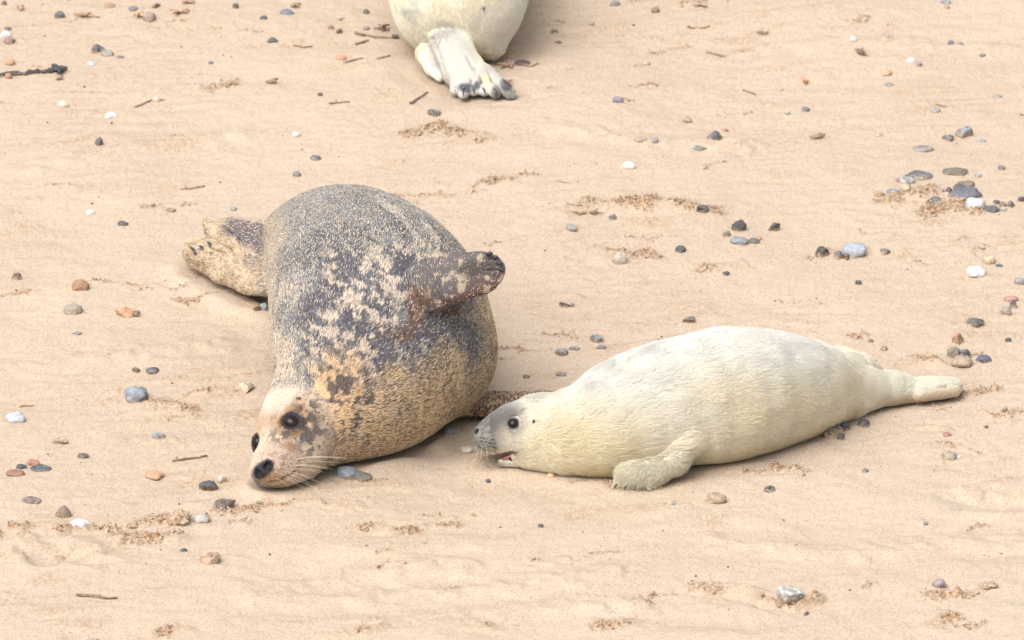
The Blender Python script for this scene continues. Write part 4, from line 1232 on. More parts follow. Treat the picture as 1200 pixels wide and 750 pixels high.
# kind, style, u, v, w, h, colour, tilt, label
STONES = [
 # around the adult's back and hind flippers
 ('flint', 20, 325.5, 13, 9, (128, 78, 76), 0, 'small dark red rough stone alone on sand near the orange-brown egg-shaped pebble'),
 ('pebble', 94, 335.5, 22, 15, (176, 124, 68), -22, 'orange-brown egg-shaped pebble tilted on the sand beyond the hind flippers'),
 ('pebble', 85.6, 364, 24, 14, (168, 156, 136), 0, 'plain grey-tan oval pebble lying below the orange-brown egg-shaped one'),
 ('flint', 146, 367.5, 25, 13, (206, 132, 84), -5, 'orange stone with dark patches between tan oval pebble and adult seal'),
 ('slab', 144, 263, 14, 6, (92, 90, 92), -10, 'small dark jagged chip on open sand beside the white shell fragment'),
 ('pebble', 273.6, 245, 10, 6, (150, 154, 162), 0, 'small blue-grey pebble half buried above the raised hind flipper'),
 ('pebble', 310, 361, 13, 10, (140, 146, 160), 0, 'blue-grey pebble tucked against the back of the adult seal'),
 ('flint', 301, 362, 11, 8, (134, 92, 58), 0, 'orange and black chip beside the pebble against the adult seal\'s back'),
 ('pebble', 348, 205, 12, 8, (136, 134, 128), 8, 'small grey stone on crumbly sand just behind the adult seal\'s rump'),
 ('pebble', 160, 465, 30, 21, (140, 150, 166), 0, 'large round blue-grey pebble with a pale cleft lying alone'),
 ('pebble', 18, 491, 26, 13, (186, 194, 208), 0, 'smooth pale blue half-buried pebble with a sandy foot'),
 ('slab', 178.6, 435, 17, 7, (98, 90, 98), 4, 'flat mauve-grey sliver above the round blue-grey pebble'),
 ('flint', 159.6, 434.5, 12, 7, (104, 88, 74), 0, 'small brown chip beside the flat mauve-grey sliver'),
 ('flint', 286, 456, 24, 14, (214, 194, 160), -8, 'cream flint with dark edges near the adult seal\'s neck'),
 ('slab', 90, 391, 13, 4, (120, 122, 132), 8, 'thin grey sliver on empty sand below the grey-tan oval pebble'),
 ('flint', 70, 516, 21, 9, (190, 162, 130), -8, 'tan mottled wedge of stone near the pale blue half-buried pebble'),
 ('slab', 97.5, 535, 15, 6, (112, 98, 82), -4, 'small dark brown wedge of stone between the tan wedge and the orange cluster'),
 ('pebble', 39, 543, 17, 8, (202, 124, 84), 0, 'flat orange pebble at the top of the four-stone cluster'),
 ('slab', 48, 549, 27, 8, (94, 98, 106), -3, 'long dark grey speckled slab in the four-stone cluster'),
 ('slab', 25, 548, 14, 6, (76, 80, 90), 0, 'small blue-black stone in the four-stone cluster'),
 ('pebble', 18, 555, 24, 9, (166, 106, 80), -4, 'red-brown flat pebble at the foot of the four-stone cluster'),
 ('slab', 186, 511, 18, 7, (156, 156, 156), -10, 'grey and white flake standing out of smooth sand'),
 ('pebble', 181, 557, 24, 9, (212, 156, 100), 0, 'orange-tan domed pebble near the dry brown stick'),
 ('flint', 244.5, 571, 24, 14, (64, 68, 76), 0, 'glossy black stone beside a white chip below the adult seal\'s snout'),
 ('flint', 260, 563, 13, 11, (228, 218, 202), -20, 'white chip leaning on the glossy black stone'),
 ('flint', 262, 594, 30, 14, (104, 84, 68), 0, 'brown and black knobbly flint below the glossy black stone'),
 ('slab', 37, 586.6, 26, 7, (142, 112, 108), -6, 'long mauve-brown flake near the brown pointed stone'),
 ('peak', 74, 602, 20, 17, (140, 108, 92), 0, 'brown pointed pyramid-shaped stone standing on the sand'),
 ('pebble', 236, 609, 22, 11, (184, 178, 168), 0, 'pale grey pebble beside the big sand lump'),
 ('flint', 215, 645.6, 11, 6, (84, 88, 98), 0, 'small dark blue jagged chip near the pinkish orange rock'),
 ('flint', 246, 656, 25, 18, (202, 158, 120), -20, 'pinkish orange rough rock tilted on smooth sand'),
 ('pebble', 406, 555.6, 25, 14, (130, 142, 160), 0, 'smooth blue-grey pebble by the adult seal\'s whiskers'),
 ('pebble', 423, 559, 27, 12, (112, 106, 94), -12, 'olive-grey pebble leaning on the blue-grey one by the whiskers'),
 ('pebble', 528, 505, 22, 9, (132, 136, 148), -8, 'blue-grey pebble under the adult seal\'s belly facing the pup\'s nose'),
 ('pebble', 547, 528, 17, 8, (212, 196, 176), 0, 'pale sandy pebble between the adult\'s belly and the pup\'s whiskers'),
 ('pebble', 572, 564, 8, 5, (92, 84, 78), 0, 'tiny dark pebble on clean sand below the pup\'s chin'),
 ('slab', 633.5, 617, 9, 5, (70, 70, 76), 0, 'tiny black chip alone on the smooth foreground sand'),
 # foreground
 ('flint', 928, 701, 40, 22, (188, 184, 178), -6, 'large white and grey flint half buried in the foreground sand'),
 ('pebble', 1101, 685, 19, 12, (158, 144, 146), -4, 'smooth mauve-grey oval pebble alone in the foreground'),
 ('flint', 945, 720, 8, 6, (84, 82, 84), 0, 'tiny dark chip in front of the large half-buried flint'),
 ('flint', 902, 574, 14, 9, (84, 94, 112), 20, 'slate-blue pointed chip on sand below the pup\'s belly'),
 ('pebble', 839, 585, 27, 13, (180, 152, 120), -6, 'sand-coloured lumpy stone below the pup\'s front flipper'),
 ('slab', 789, 590, 10, 5, (158, 164, 172), 0, 'small pale grey chip below the pup\'s front flipper claws'),
 ('pebble', 1085, 614, 7, 5, (128, 126, 126), 0, 'tiny grey pebble alone on the bare foreground sand'),
 # under and behind the near pup's tail
 ('flint', 976, 507, 28, 20, (98, 84, 66), 0, 'dark brown and orange stone under the pup\'s hip'),
 ('flint', 991, 502, 13, 13, (66, 72, 86), 10, 'blue-black rounded stone on the end of the dark brown one under the hip'),
 ('slab', 985, 513, 12, 8, (74, 76, 84), 0, 'small dark chip wedged below the brown stone under the pup\'s hip'),
 ('slab', 1012, 497, 17, 8, (72, 72, 82), 0, 'small black and white chip below the pup\'s tail flipper'),
 ('pebble', 1113.5, 535, 21, 11, (176, 158, 130), -4, 'tan rounded pebble in sand below the pup\'s tail flipper tip'),
 ('slab', 1110, 509, 12, 5, (190, 116, 84), -6, 'thin orange-red chip between tail flipper and tan pebble'),
 ('slab', 1014, 552, 10, 5, (132, 130, 136), -10, 'small grey sliver on bare sand below the pup\'s hip'),
 ('slab', 1155.6, 501, 7, 4, (78, 76, 80), 0, 'tiny dark chip on sand past the tail flipper tip'),
 ('flint', 1122.7, 400, 15, 14, (178, 118, 82), 0, 'terracotta angular stone standing above the tan pebble pile'),
 ('pebble', 1117, 415, 16, 15, (156, 138, 116), -10, 'tan-grey upright pebble at the back of the pile beside the tail flipper'),
 ('slab', 1133.5, 416.7, 11, 13, (78, 82, 96), 25, 'dark slate wedge leaning in the pile beside the tail flipper'),
 ('pebble', 1126, 413, 8, 7, (150, 146, 140), 0, 'small grey pebble squeezed between upright tan pebble and slate wedge'),
 ('pebble', 1127, 426, 28, 15, (184, 154, 124), 0, 'large tan sandy pebble at the front of the pile beside the tail flipper'),
 ('pebble', 1153, 421, 20, 9, (90, 98, 122), -8, 'dark blue smooth pebble half buried right beside the tan pile'),
 ('pebble', 1181.6, 399, 9, 6, (76, 74, 80), 0, 'small black pebble in crumbly sand past the dark blue pebble'),
 ('flint', 1143, 379, 24, 12, (106, 102, 98), 0, 'speckled dark grey angular rock on sand above the terracotta stone'),
 ('slab', 1036, 409, 11, 6, (200, 164, 134), 0, 'flat tan chip on sand behind the pup\'s tail'),
 ('slab', 1020, 400, 8, 5, (188, 134, 90), 0, 'tiny orange-brown chip behind the pup\'s back'),
 ('pebble', 1185, 351, 18, 8, (194, 138, 118), 0, 'pinkish pebble on top of the three-stone heap near the mauve pebble'),
 ('flint', 1187.5, 359, 11, 13, (92, 88, 80), 15, 'dark mottled stone in the middle of the three-stone heap'),
 ('pebble', 1179, 366, 14, 12, (160, 150, 136), 0, 'grey sandy pebble at the foot of the three-stone heap'),
 ('pebble', 1195, 330, 15, 8, (150, 142, 150), 0, 'mauve-grey smooth pebble above the three-stone heap'),
 ('pebble', 1144, 320, 25, 13, (240, 236, 234), 0, 'bright white angular pebble on open sand'),
 ('slab', 1159, 306.5, 17, 8, (226, 186, 136), 12, 'cream and orange flake behind the bright white pebble'),
 ('slab', 1171, 311.6, 10, 4, (96, 96, 102), 0, 'thin dark sliver touching the cream and orange flake'),
 # pair in the middle distance
 ('flint', 964, 296.5, 20, 14, (54, 54, 58), 0, 'black knobbly flint left of the large blue-grey pebble' if False else 'black knobbly flint standing apart beside the large blue-grey pebble'),
 ('pebble', 1001, 294.5, 30, 17, (160, 170, 190), 0, 'large smooth blue-grey pebble with a black stone at its foot'),
 ('flint', 982, 299, 12, 9, (112, 112, 116), 0, 'small dark grey stone at the sandy foot of the large blue-grey pebble'),
 ('flint', 991, 302, 11, 10, (60, 60, 62), 0, 'small black stone pressed against the large blue-grey pebble'),
 ('flint', 1037, 295.5, 14, 8, (132, 116, 104), -18, 'grey-brown chip past the large blue-grey pebble'),
 ('slab', 1006, 332, 10, 6, (74, 76, 84), 5, 'small black chip on sand below the large blue-grey pebble'),
 # the cluster on the right of the beach
 ('pebble', 1119, 201.6, 32, 11, (118, 106, 88), 0, 'long brown-grey pebble with a pale spot behind the stone cluster'),
 ('slab', 1077, 205.5, 36, 10, (112, 110, 110), -3, 'dark grey slab resting on the sand hump of the cluster'),
 ('pebble', 1053.6, 211.5, 10, 7, (172, 130, 120), 0, 'small reddish pebble at the end of the dark grey slab'),
 ('slab', 1063, 213, 21, 9, (170, 170, 162), -8, 'grey-white flat stone under the dark grey slab'),
 ('flint', 1061, 220.5, 14, 9, (216, 196, 158), 0, 'cream stone below the grey-white flat one in the cluster'),
 ('slab', 1046, 225, 18, 6, (146, 160, 172), 0, 'thin blue-grey slab beside an orange-brown one in the cluster'),
 ('slab', 1030, 228, 14, 6, (196, 148, 98), -6, 'thin orange-brown slab beside the thin blue-grey one'),
 ('flint', 1051, 233.6, 11, 6, (176, 130, 108), 0, 'small reddish chip in sand below the thin blue-grey slab'),
 ('pebble', 1132, 216.5, 22, 9, (138, 114, 96), 6, 'brown pebble behind the big dark slate pebble of the cluster'),
 ('pebble', 1124, 219.5, 15, 7, (80, 82, 92), 0, 'blackish pebble between the brown one and the big dark slate one'),
 ('pebble', 1112, 223, 10, 7, (92, 90, 94), 0, 'small dark stone at the tail end of the big dark slate pebble'),
 ('pebble', 1129, 227.5, 38, 14, (98, 102, 120), 6, 'big dark slate pebble in the middle of the stone cluster'),
 ('pebble', 1147.5, 229.5, 9, 8, (70, 72, 76), 0, 'small round black pebble touching the nose of the big slate pebble'),
 ('flint', 1094, 235, 23, 9, (108, 106, 108), 0, 'dark grey rough stone in front of the big slate pebble'),
 ('pebble', 1143, 239.5, 25, 14, (206, 212, 222), 0, 'pale blue-white oval pebble in front of the big slate pebble'),
 ('pebble', 1161.6, 246, 20, 9, (92, 90, 96), 0, 'dark flat oval pebble in front of the pale blue-white one'),
 ('pebble', 1175, 240.5, 11, 8, (150, 106, 98), 0, 'red-brown pebble next to a mottled dark one at the cluster end'),
 ('flint', 1185, 240.5, 12, 10, (92, 88, 84), 0, 'mottled dark stone next to the red-brown pebble'),
 ('slab', 1168, 237.5, 10, 5, (90, 90, 98), 0, 'small dark flat chip behind the dark flat oval pebble'),
 ('slab', 1175, 245, 11, 5, (188, 190, 194), 0, 'pale grey flat chip between red-brown pebble and dark oval pebble'),
 ('pebble', 1197, 234, 10, 7, (92, 76, 60), 0, 'dark brown pebble past the end of the stone cluster'),
 ('slab', 1145.6, 206, 11, 5, (172, 172, 172), 4, 'pale grey flake near the long brown-grey pebble'),
 ('slab', 1173.6, 197.6, 11, 6, (130, 130, 134), -14, 'small grey flake on sand beyond the stone cluster'),
 ('slab', 1082, 175, 26, 8, (146, 144, 138), 0, 'grey flat half-buried stone between the cluster and the slate mound'),
 ('flint', 1129, 156.5, 25, 15, (144, 150, 162), 0, 'blue-grey slate mound rising from the sand'),
 ('flint', 1111, 162, 16, 9, (122, 124, 130), -10, 'dark grey flake joined to the foot of the slate mound'),
 ('slab', 1150, 165, 13, 4, (164, 168, 172), 0, 'thin pale flake past the foot of the slate mound'),
 # middle distance between adult and cluster
 ('flint', 907, 267, 16, 11, (66, 68, 76), 0, 'black and white flint past the mussel group'),
 ('pebble', 866, 266.5, 18, 15, (58, 60, 66), -38, 'black mussel-like pebble standing tilted over the blue-grey one'),
 ('pebble', 866, 283, 23, 11, (138, 146, 160), -6, 'blue-grey kidney-shaped pebble below the tilted black one'),
 ('slab', 884, 283, 14, 6, (92, 96, 106), -8, 'small dark slab beside the kidney-shaped pebble'),
 ('slab', 852, 275, 11, 7, (150, 132, 108), 30, 'brown chip leaning beside the tilted black pebble'),
 ('slab', 889, 279.5, 9, 5, (206, 142, 92), 20, 'small orange chip behind the small dark slab'),
 ('flint', 823, 246, 16, 11, (82, 86, 98), -12, 'dark slate chips stone near crumbled sand'),
 ('pebble', 797.6, 293, 14, 9, (70, 72, 80), 0, 'black pebble with a pale cap in the trampled sand'),
 ('pebble', 726, 305, 19, 16, (204, 184, 160), 0, 'round tan-white pebble at the edge of the trampled sand'),
 ('pebble', 670, 268, 14, 9, (160, 158, 154), -6, 'grey pebble near the raised flipper of the adult seal'),
 ('slab', 718, 255, 12, 5, (104, 108, 118), -10, 'small dark blue sliver on the trampled sand'),
 ('slab', 851, 321, 10, 5, (78, 80, 88), 5, 'small dark chip below the kidney-shaped pebble'),
 ('flint', 661, 358, 13, 8, (88, 66, 68), -18, 'dark maroon chip standing beside the adult seal\'s belly'),
 ('slab', 670, 358, 8, 5, (128, 116, 116), -30, 'small grey sliver beside the dark maroon chip'),
 ('flint', 807, 375, 17, 8, (128, 118, 104), 0, 'grey-brown speckled stone just above the pup\'s back'),
 ('slab', 658, 413, 17, 7, (142, 140, 138), 0, 'grey half-buried flake, longest of the flakes between the two seals'),
 ('slab', 673, 409, 14, 5, (128, 126, 124), 4, 'thin grey flake beside the longest half-buried flake'),
 ('slab', 699, 398, 17, 9, (140, 138, 136), -14, 'grey domed flake above the pup\'s shoulder'),
 ('slab', 704.5, 407.5, 13, 5, (132, 130, 130), 0, 'thin grey flake just below the domed flake'),
 ('slab', 617, 442, 11, 5, (112, 112, 118), -6, 'dark grey flake above the adult seal\'s lower flipper'),
 ('slab', 657.5, 438.5, 14, 4, (130, 128, 128), 0, 'thin grey flake above the pup\'s forehead'),
 # upper middle
 ('pebble', 724, 118, 14, 8, (136, 128, 146), -14, 'purple-grey pebble alone on smooth sand'),
 ('pebble', 751, 165, 17, 9, (184, 160, 130), 0, 'tan and cream pebble next to a small grey flake'),
 ('slab', 767, 165, 12, 6, (148, 146, 148), 8, 'small grey flake next to the tan and cream pebble'),
 ('flint', 837, 162, 21, 13, (96, 102, 120), -10, 'dark slate-blue stone above a flat grey one'),
 ('slab', 820, 174, 19, 7, (128, 132, 140), -12, 'flat grey stone at the foot of the slate-blue one'),
 ('slab', 850, 153, 9, 4, (196, 128, 96), 0, 'small orange-red chip behind the slate-blue stone'),
 ('pebble', 612, 74, 20, 7, (110, 72, 72), 0, 'maroon rod-shaped pebble beside the far pup\'s flippers'),
 ('slab', 650, 37, 11, 5, (150, 100, 80), -6, 'brown chip past the far pup\'s body'),
 ('slab', 654, 50, 9, 4, (128, 76, 60), 0, 'dark brown sliver below the brown chip past the far pup'),
 ('slab', 693, 29, 8, 6, (188, 130, 96), 0, 'small orange-brown chip on sand between brown chip and green-grey stone'),
 ('pebble', 721, 5, 13, 8, (140, 138, 126), 0, 'green-grey pebble with an orange spot on the upper beach'),
 ('pebble', 768, 13, 12, 9, (150, 124, 104), 0, 'brown knobbly pebble on the upper beach near the green-grey one'),
 ('slab', 893, 38, 15, 7, (190, 160, 134), -4, 'tan flat pebble on the upper beach beyond the orange stick'),
 ('slab', 758, 75, 10, 5, (214, 158, 118), 0, 'pale orange chip on smooth sand above the purple-grey pebble'),
 ('pebble', 1039, 86, 13, 7, (232, 172, 122), 10, 'peach-coloured chip near the white blade-like shell'),
 ('flint', 944, 96, 9, 8, (224, 136, 60), 0, 'bright orange small chip on crumbly sand'),
 ('slab', 1077, 76, 9, 5, (132, 134, 142), -8, 'dark sliver just below the white blade-like shell'),
 ('slab', 1042, 99, 13, 4, (156, 154, 152), -6, 'thin grey sliver below the peach-coloured chip'),
 ('pebble', 1114, 51, 10, 7, (112, 118, 126), 0, 'dark grey pebble, larger of a touching pair on the upper beach'),
 ('pebble', 1125, 52, 10, 5, (124, 124, 128), 0, 'dark grey flat pebble, smaller of the touching pair'),
 ('slab', 1152, 65, 11, 4, (136, 130, 126), 0, 'thin grey-brown sliver past the touching pair of pebbles'),
 ('slab', 1108, 3, 14, 5, (140, 144, 150), 0, 'grey-blue flake above a tiny red chip'),
 ('slab', 1110, 9, 8, 4, (184, 120, 98), 0, 'tiny red chip below the grey-blue flake'),
 ('slab', 944, 129, 12, 6, (110, 116, 122), 0, 'small dark flake with a pale middle below the orange chip'),
 ('slab', 923, 133, 8, 5, (156, 164, 164), 10, 'tiny pale green-grey chip near the flake with a pale middle'),
 ('slab', 1169, 113, 13, 4, (160, 156, 150), -4, 'thin pale grey sliver above the slate mound'),
 ('slab', 1030, 158, 12, 4, (170, 162, 150), -4, 'thin tan-grey sliver on sand short of the flat half-buried stone'),
 ('slab', 1096, 130, 13, 5, (160, 158, 154), 6, 'grey chip broken in two near a thin orange sliver'),
 # upper left
 ('pebble', 116, 168, 12, 13, (104, 102, 98), -15, 'round dark pebble with cream streaks alone on the upper beach'),
 ('pebble', 70, 18.5, 14, 9, (92, 98, 100), 0, 'dark grey oval pebble near orange-brown weed'),
 ('pebble', 129, 7.5, 14, 8, (190, 140, 104), 0, 'orange-brown oval pebble on the upper beach'),
 ('pebble', 156, 10.5, 13, 6, (122, 126, 130), -6, 'slim grey pebble next to the orange-brown oval one'),
 ('pebble', 175, 21, 17, 12, (166, 140, 130), 0, 'mauve-brown rounded pebble with straw-coloured weed beside it'),
 ('pebble', 276, 8, 9, 8, (96, 82, 72), 0, 'small round dark brown pebble with a pale top'),
 ('slab', 5, 4.5, 8, 6, (130, 104, 98), 0, 'small reddish-grey chip on the upper beach'),
 ('pebble', 9, 34, 10, 5, (112, 106, 108), -8, 'small dark grey pebble above the white shell and red-brown pebble'),
 ('pebble', 11, 48.5, 15, 8, (158, 122, 106), 0, 'red-brown domed pebble under a white shell'),
 ('pebble', 11, 73, 14, 7, (222, 160, 96), 0, 'yellow-orange pebble above the black seaweed strand'),
 ('pebble', 10, 90, 11, 8, (186, 120, 72), 0, 'orange-brown pebble touching the black seaweed strand'),
 ('slab', 115, 59, 17, 9, (92, 92, 108), -28, 'dark mussel-blue flake propped on a grey-tan pebble'),
 ('pebble', 126, 63.5, 17, 9, (156, 148, 132), 0, 'grey-tan pebble under the propped mussel-blue flake'),
 ('slab', 141, 67, 11, 4, (130, 130, 134), -6, 'thin grey sliver beside the grey-tan pebble'),
 ('slab', 247, 74, 8, 4, (112, 116, 128), 10, 'tiny blue-grey flake on sand near a crumbly streak'),
 ('slab', 309, 21.5, 11, 5, (66, 66, 72), 0, 'thin black pebble beside the mussel-blue pebble'),
 ('pebble', 337, 15.5, 19, 8, (110, 122, 150), -4, 'mussel-blue oval pebble below a tan weed tuft'),
 ('pebble', 319, 48, 14, 7, (84, 84, 90), 0, 'dark pebble with a white end below the mussel-blue one'),
 ('pebble', 429, 14.5, 9, 8, (104, 102, 92), 0, 'small dark olive pebble beside the far pup\'s flank'),
 ('flint', 388, 33, 10, 8, (162, 104, 92), 0, 'small reddish chip next to a dark brown one'),
 ('flint', 397, 37.5, 11, 7, (98, 74, 62), 0, 'small dark brown chip next to the reddish one'),
 ('slab', 397, 22, 10, 5, (216, 200, 170), 0, 'small cream chip above the reddish and brown chips'),
 ('pebble', 429, 33.5, 10, 6, (156, 138, 136), 0, 'mauve pebble beside the brown weed near the far pup'),
 ('slab', 399, 68, 14, 5, (226, 140, 96), 0, 'orange-red flat chip among dry sticks'),
 ('slab', 509, 133, 18, 7, (110, 106, 110), -10, 'dark grey pointed flake below the far pup\'s flippers'),
 ('pebble', 375, 111, 8, 5, (88, 84, 90), 0, 'tiny black pebble on smooth sand between dry sticks'),
 ('slab', 370, 185, 14, 5, (102, 106, 118), -6, 'dark blue-grey sliver beyond the adult seal\'s rump'),
 ('slab', 200, 247, 13, 5, (176, 136, 104), 4, 'brown chip on sand beyond the hind flippers'),
]
for style, u, v, w, h, c_, tl, lab in STONES:
    kind = 'pebble' if style in ('pebble',) else 'stone'
    tag(stone(kind, u, v, w, h, c_, style, tl), lab, 'pebble' if kind == 'pebble' else 'stone', 'stones and pebbles scattered on the beach')

for u, v, w, h, rx, lab in [(210, 609.5, 29, 22, 0, 'largest crumbly lump of sand on the long ridge'), (178.6, 610.6, 14, 12, 0, 'small crumbly lump of sand beside the largest one'),
                            (155, 616, 18, 8, 0, 'low crumbly lump of sand near the broken white shell'), (805, 141, 13, 9, 0, 'brown crumbly sand lump above the slate-blue stone'),
                            (1158, 686, 26, 10, 0, 'flat crumbly sand lump past the mauve-grey oval pebble')]:
    tag(stone('sand_lump', u, v, w, h, (200, 160, 120), 'clump'), lab, 'sand lump', 'crumbly lumps of sand')

SHELLS = [(131, 136, 15, 8, (236, 238, 244), 10, True, 'bright white broken shell on bare upper sand'),
          (75, 123, 15, 8, (228, 208, 182), 0, False, 'pale tan shell valve lying flat on upper sand'),
          (8, 41, 13, 8, (234, 230, 228), 30, True, 'white shell fragment on top of the red-brown domed pebble'),
          (107, 75.5, 9, 5, (222, 228, 238), 0, False, 'tiny bluish white shell below the propped flake'),
          (184, 117, 11, 7, (230, 186, 162), -20, False, 'small pink shell at the end of a reddish twig'),
          (106, 249.5, 12, 6, (240, 238, 234), 20, True, 'small white shell fragment on open sand beyond the adult'),
          (348, 158, 11, 6, (224, 220, 222), 0, False, 'small pale grey shell on sand beyond the adult seal'),
          (738, 195, 18, 9, (226, 230, 236), -8, False, 'white oval shell on smooth sand above the trampled patch'),
          (1001, 46.5, 12, 7, (206, 206, 202), 0, False, 'grey-white shell on the upper beach above brown weed'),
          (1069, 71, 12, 6, (226, 236, 246), 10, True, 'white blade-like shell on the upper beach'),
          (95, 616, 27, 13, (244, 240, 238), 15, True, 'broken white shell ring on the long crumbly ridge'),
          (646, 557.6, 11, 5, (236, 176, 92), 0, False, 'small yellow-orange shell under the pup\'s throat'),
          (1124, 536, 6, 4, (206, 222, 240), 0, False, 'tiny pale blue shell touching the tan rounded pebble')]
for u, v, w, h, c_, rt, br, lab in SHELLS:
    tag(shell('shell', u, v, w, h, c_, rt, br), lab, 'shell', 'shells on the beach')

TWIGS = [([(203, 540), (222, 537), (243, 534)], .0032, (140, 108, 76), 2, 'dry brown forked stick on sand near the adult seal\'s snout'),
         ([(23, 476), (40, 475)], .0026, (200, 150, 92), 0, 'short straw-orange stick above the pale blue pebble'),
         ([(90, 697), (110, 698), (125, 701), (137, 701)], .0034, (140, 104, 70), 2, 'curled brown weed stem alone in the foreground'),
         ([(158, 125), (166, 122), (178, 117), (193, 117)], .0028, (176, 128, 108), 1, 'reddish forked twig ending at the pink shell'),
         ([(416, 38), (440, 43), (462, 44)], .0036, (160, 122, 84), 1, 'long brown stick beside the far pup\'s flank'),
         ([(417, 51), (432, 47)], .0034, (166, 120, 84), 1, 'short brown stick below the long one by the far pup'),
         ([(403, 73), (425, 68)], .0028, (172, 134, 98), 0, 'thin tan stick beside the orange-red chip'),
         ([(442, 68), (457, 65)], .0028, (168, 132, 96), 0, 'short tan stick between the thin tan stick and the far pup'),
         ([(481, 121), (492, 114), (501, 108)], .0030, (134, 108, 92), 1, 'slanting grey-brown stick by the far pup\'s hind flippers'),
         ([(386, 121), (398, 120), (410, 119)], .0028, (166, 122, 86), 1, 'dry stick lying by the tiny black pebble'),
         ([(345, 53), (356, 55), (366, 54)], .0030, (176, 136, 100), 0, 'dry stick past the pebble with a white end'),
         ([(805, 31), (820, 33), (833, 30)], .0036, (206, 156, 100), 1, 'orange stick on the upper beach'),
         ([(828, 61), (840, 64), (851, 66)], .0032, (176, 134, 94), 1, 'brown stick below the orange stick'),
         ([(871, 105), (886, 111)], .0026, (176, 140, 106), 0, 'thin stick lying alone above the slate-blue stone'),
         ([(1096, 121), (1110, 125)], .0028, (200, 140, 92), 0, 'thin orange sliver of stick near the slate mound'),
         ([(211, 221), (222, 220), (240, 218)], .0034, (198, 158, 120), 1, 'tan weed stem lying behind the hind flippers'),
         ([(677, 251), (692, 248), (707, 249)], .0040, (176, 130, 84), 2, 'brown stick in the trampled sand'),
         ([(650, 211), (668, 214)], .0022, (206, 156, 118), 0, 'thin orange straw on smooth sand'),
         ([(664, 238), (682, 241)], .0022, (188, 146, 108), 0, 'thin tan straw above the trampled sand'),
         ([(612, 76), (622, 77), (631, 74)], .0028, (196, 146, 100), 1, 'thin weed stem trailing from the maroon rod-shaped pebble'),
         ([(1195, 134), (1206, 135)], .0026, (160, 146, 130), 0, 'thin grey stick past the slate mound')]
for pts, r, c_, fk, lab in TWIGS:
    tag(twig('twig', pts, r, c_, fk), lab, 'twig', 'twigs and weed stems on the beach')

tag(weed('seaweed', 70, 84, 20, 14, (58, 60, 66), 10, .0042, [(-8, 89), (12, 87), (30, 86), (48, 84), (62, 83), (72, 80)]), 'black knotted seaweed strand with a tuft at its end', 'seaweed')
WEEDS = [(101, 19, 30, 9, (196, 140, 86), 'orange-brown weed tuft beside the dark grey oval pebble'), (162, 19, 14, 10, (214, 172, 118), 'straw-coloured weed against the mauve-brown pebble'),
         (208, 15, 26, 13, (190, 144, 98), 'brown weed tuft past the mauve-brown pebble'), (184, 7, 13, 7, (180, 140, 120), 'small pinkish weed tuft by the upper pebbles'),
         (220, 3, 16, 7, (196, 148, 98), 'small brown weed tuft above the larger one'), (23, 10, 11, 7, (186, 138, 98), 'little orange weed sprig on the upper beach'),
         (346, 7, 15, 9, (190, 152, 120), 'tan weed tuft above the mussel-blue pebble'), (447, 34, 22, 13, (134, 98, 80), 'dark brown weed tangle beside the far pup'),
         (464, 44, 9, 9, (128, 104, 78), 'small weed scrap touching the far pup\'s flank'), (318, 97, 16, 8, (176, 134, 88), 'brown weed scrap on crumbly sand'),
         (1008, 62, 15, 11, (164, 120, 92), 'brown branching weed below the grey-white shell'), (961, 160, 24, 7, (188, 138, 100), 'reddish brown weed scrap on the open upper beach'),
         (594, 78, 22, 9, (190, 142, 96), 'orange-brown weed beside the far pup\'s flipper tips'), (596, 98, 10, 8, (190, 150, 110), 'tan weed scrap touching the far pup\'s flipper'),
         (822, 6, 18, 8, (192, 152, 118), 'tan weed scrap on the upper beach past the knobbly pebble'), (70, 92, 10, 5, (186, 138, 92), 'orange weed scrap under the black seaweed tuft'),
         (160, 368, 9, 8, (150, 126, 92), 'small olive weed scrap beside the orange stone with dark patches')]
for u, v, w, h, c_, lab in WEEDS:
    tag(weed('dried_weed', u, v, w, h, c_, 8, .0024), lab, 'weed', 'tufts of dried weed')

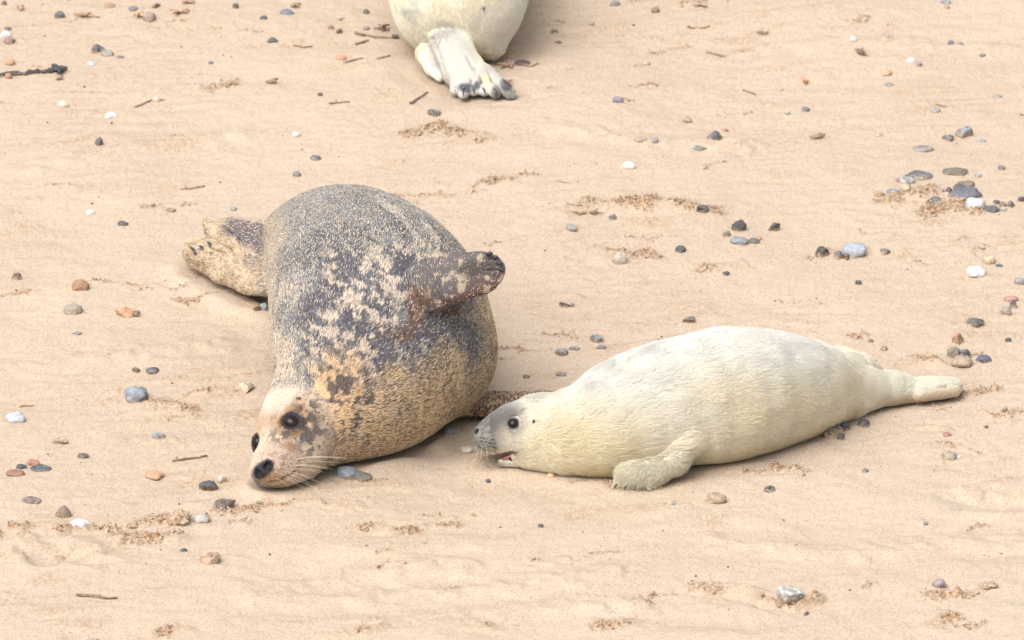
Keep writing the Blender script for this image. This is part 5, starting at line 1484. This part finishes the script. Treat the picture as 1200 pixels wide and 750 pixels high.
# loose grit and sand crumbs: too many and too small to count
def scatter(name, P3, size, colr, label, cat, mat, cattr='coat', sub=1):
    B, F = ICO[sub]; m = len(P3); nb = len(B)
    sq = np.stack([.7 + .7 * rng.random(m), .7 + .7 * rng.random(m), .5 + .5 * rng.random(m)], 1) * size[:, None]
    j = 1 + (rng.random((m, nb, 1)) - .5) * .5
    V = (B[None] * sq[:, None, :] * j + P3[:, None, :]).reshape(-1, 3)
    FF2 = (F[None] + (np.arange(m) * nb)[:, None, None]).reshape(-1, 3)
    if cattr == 'coat': o = mesh_obj(name, V, FF2, mat, colr=np.repeat(colr, nb, 0))
    else: o = mesh_obj(name, V, FF2, mat, fattr={'crumb': np.repeat(colr, nb)})
    return tag(o, label, cat, kind='stuff')

m_, nt_, b_, L_ = newmat('grit'); a_ = node(nt_, 'ShaderNodeAttribute', attribute_name='coat'); L_(a_.outputs['Color'], b_.inputs['Base Color']); b_.inputs['Roughness'].default_value = .7
M['grit'] = m_
uu = rng.uniform(-60, 1260, 420); vv = rng.uniform(-60, 800, 420)
keep = fbm(np.stack([uu / 180, vv / 120, 0 * uu], 1), 1.0, 2, 401) > .40
pal = np.array([(86, 84, 86), (70, 70, 76), (196, 140, 96), (176, 120, 88), (216, 196, 170), (150, 140, 132), (120, 98, 82), (232, 228, 222)])
G3, gs, gcol = [], [], []
for u_, v_ in zip(uu[keep], vv[keep]):
    q, zg = on_sand(u_, v_, .0006)
    pp_ = np.array([[q[0], q[1], .012]])
    if min(float(adult(pp_)[0]), float(pup(pp_)[0]), float(far(pp_)[0])) < .01: continue
    G3.append(q); gs.append(rng.choice([.0014, .0018, .0024, .0032], p=[.4, .3, .2, .1])); gcol.append(lin(pal[rng.integers(len(pal))]) * ALB)
scatter('shell_grit', np.array(G3), np.array(gs), np.array(gcol), 'tiny dark and orange shell grit strewn over the sand', 'grit', M['grit'])

cand = np.where((gc > .45) & (np.abs(gxx) < 1.42) & (gyy > -2.15) & (gyy < 2.75))[0]
pk = rng.choice(cand, min(11000, len(cand)), replace=False, p=(gc[cand] ** 2) / (gc[cand] ** 2).sum())
C3 = np.stack([gxx[pk], gyy[pk], gz[pk] + .0008], 1) + np.stack([rng.normal(0, .004, len(pk)), rng.normal(0, .006, len(pk)), np.zeros(len(pk))], 1)
scatter('sand_crumbs', C3, rng.choice([.0012, .0018, .0026, .0040], len(pk), p=[.4, .35, .18, .07]), .3 + .5 * rng.random(len(pk)), 'crumbs of damp sand, brown with painted-in shade, gathered along the ridges', 'sand', M['sand'], 'crumb', 0)
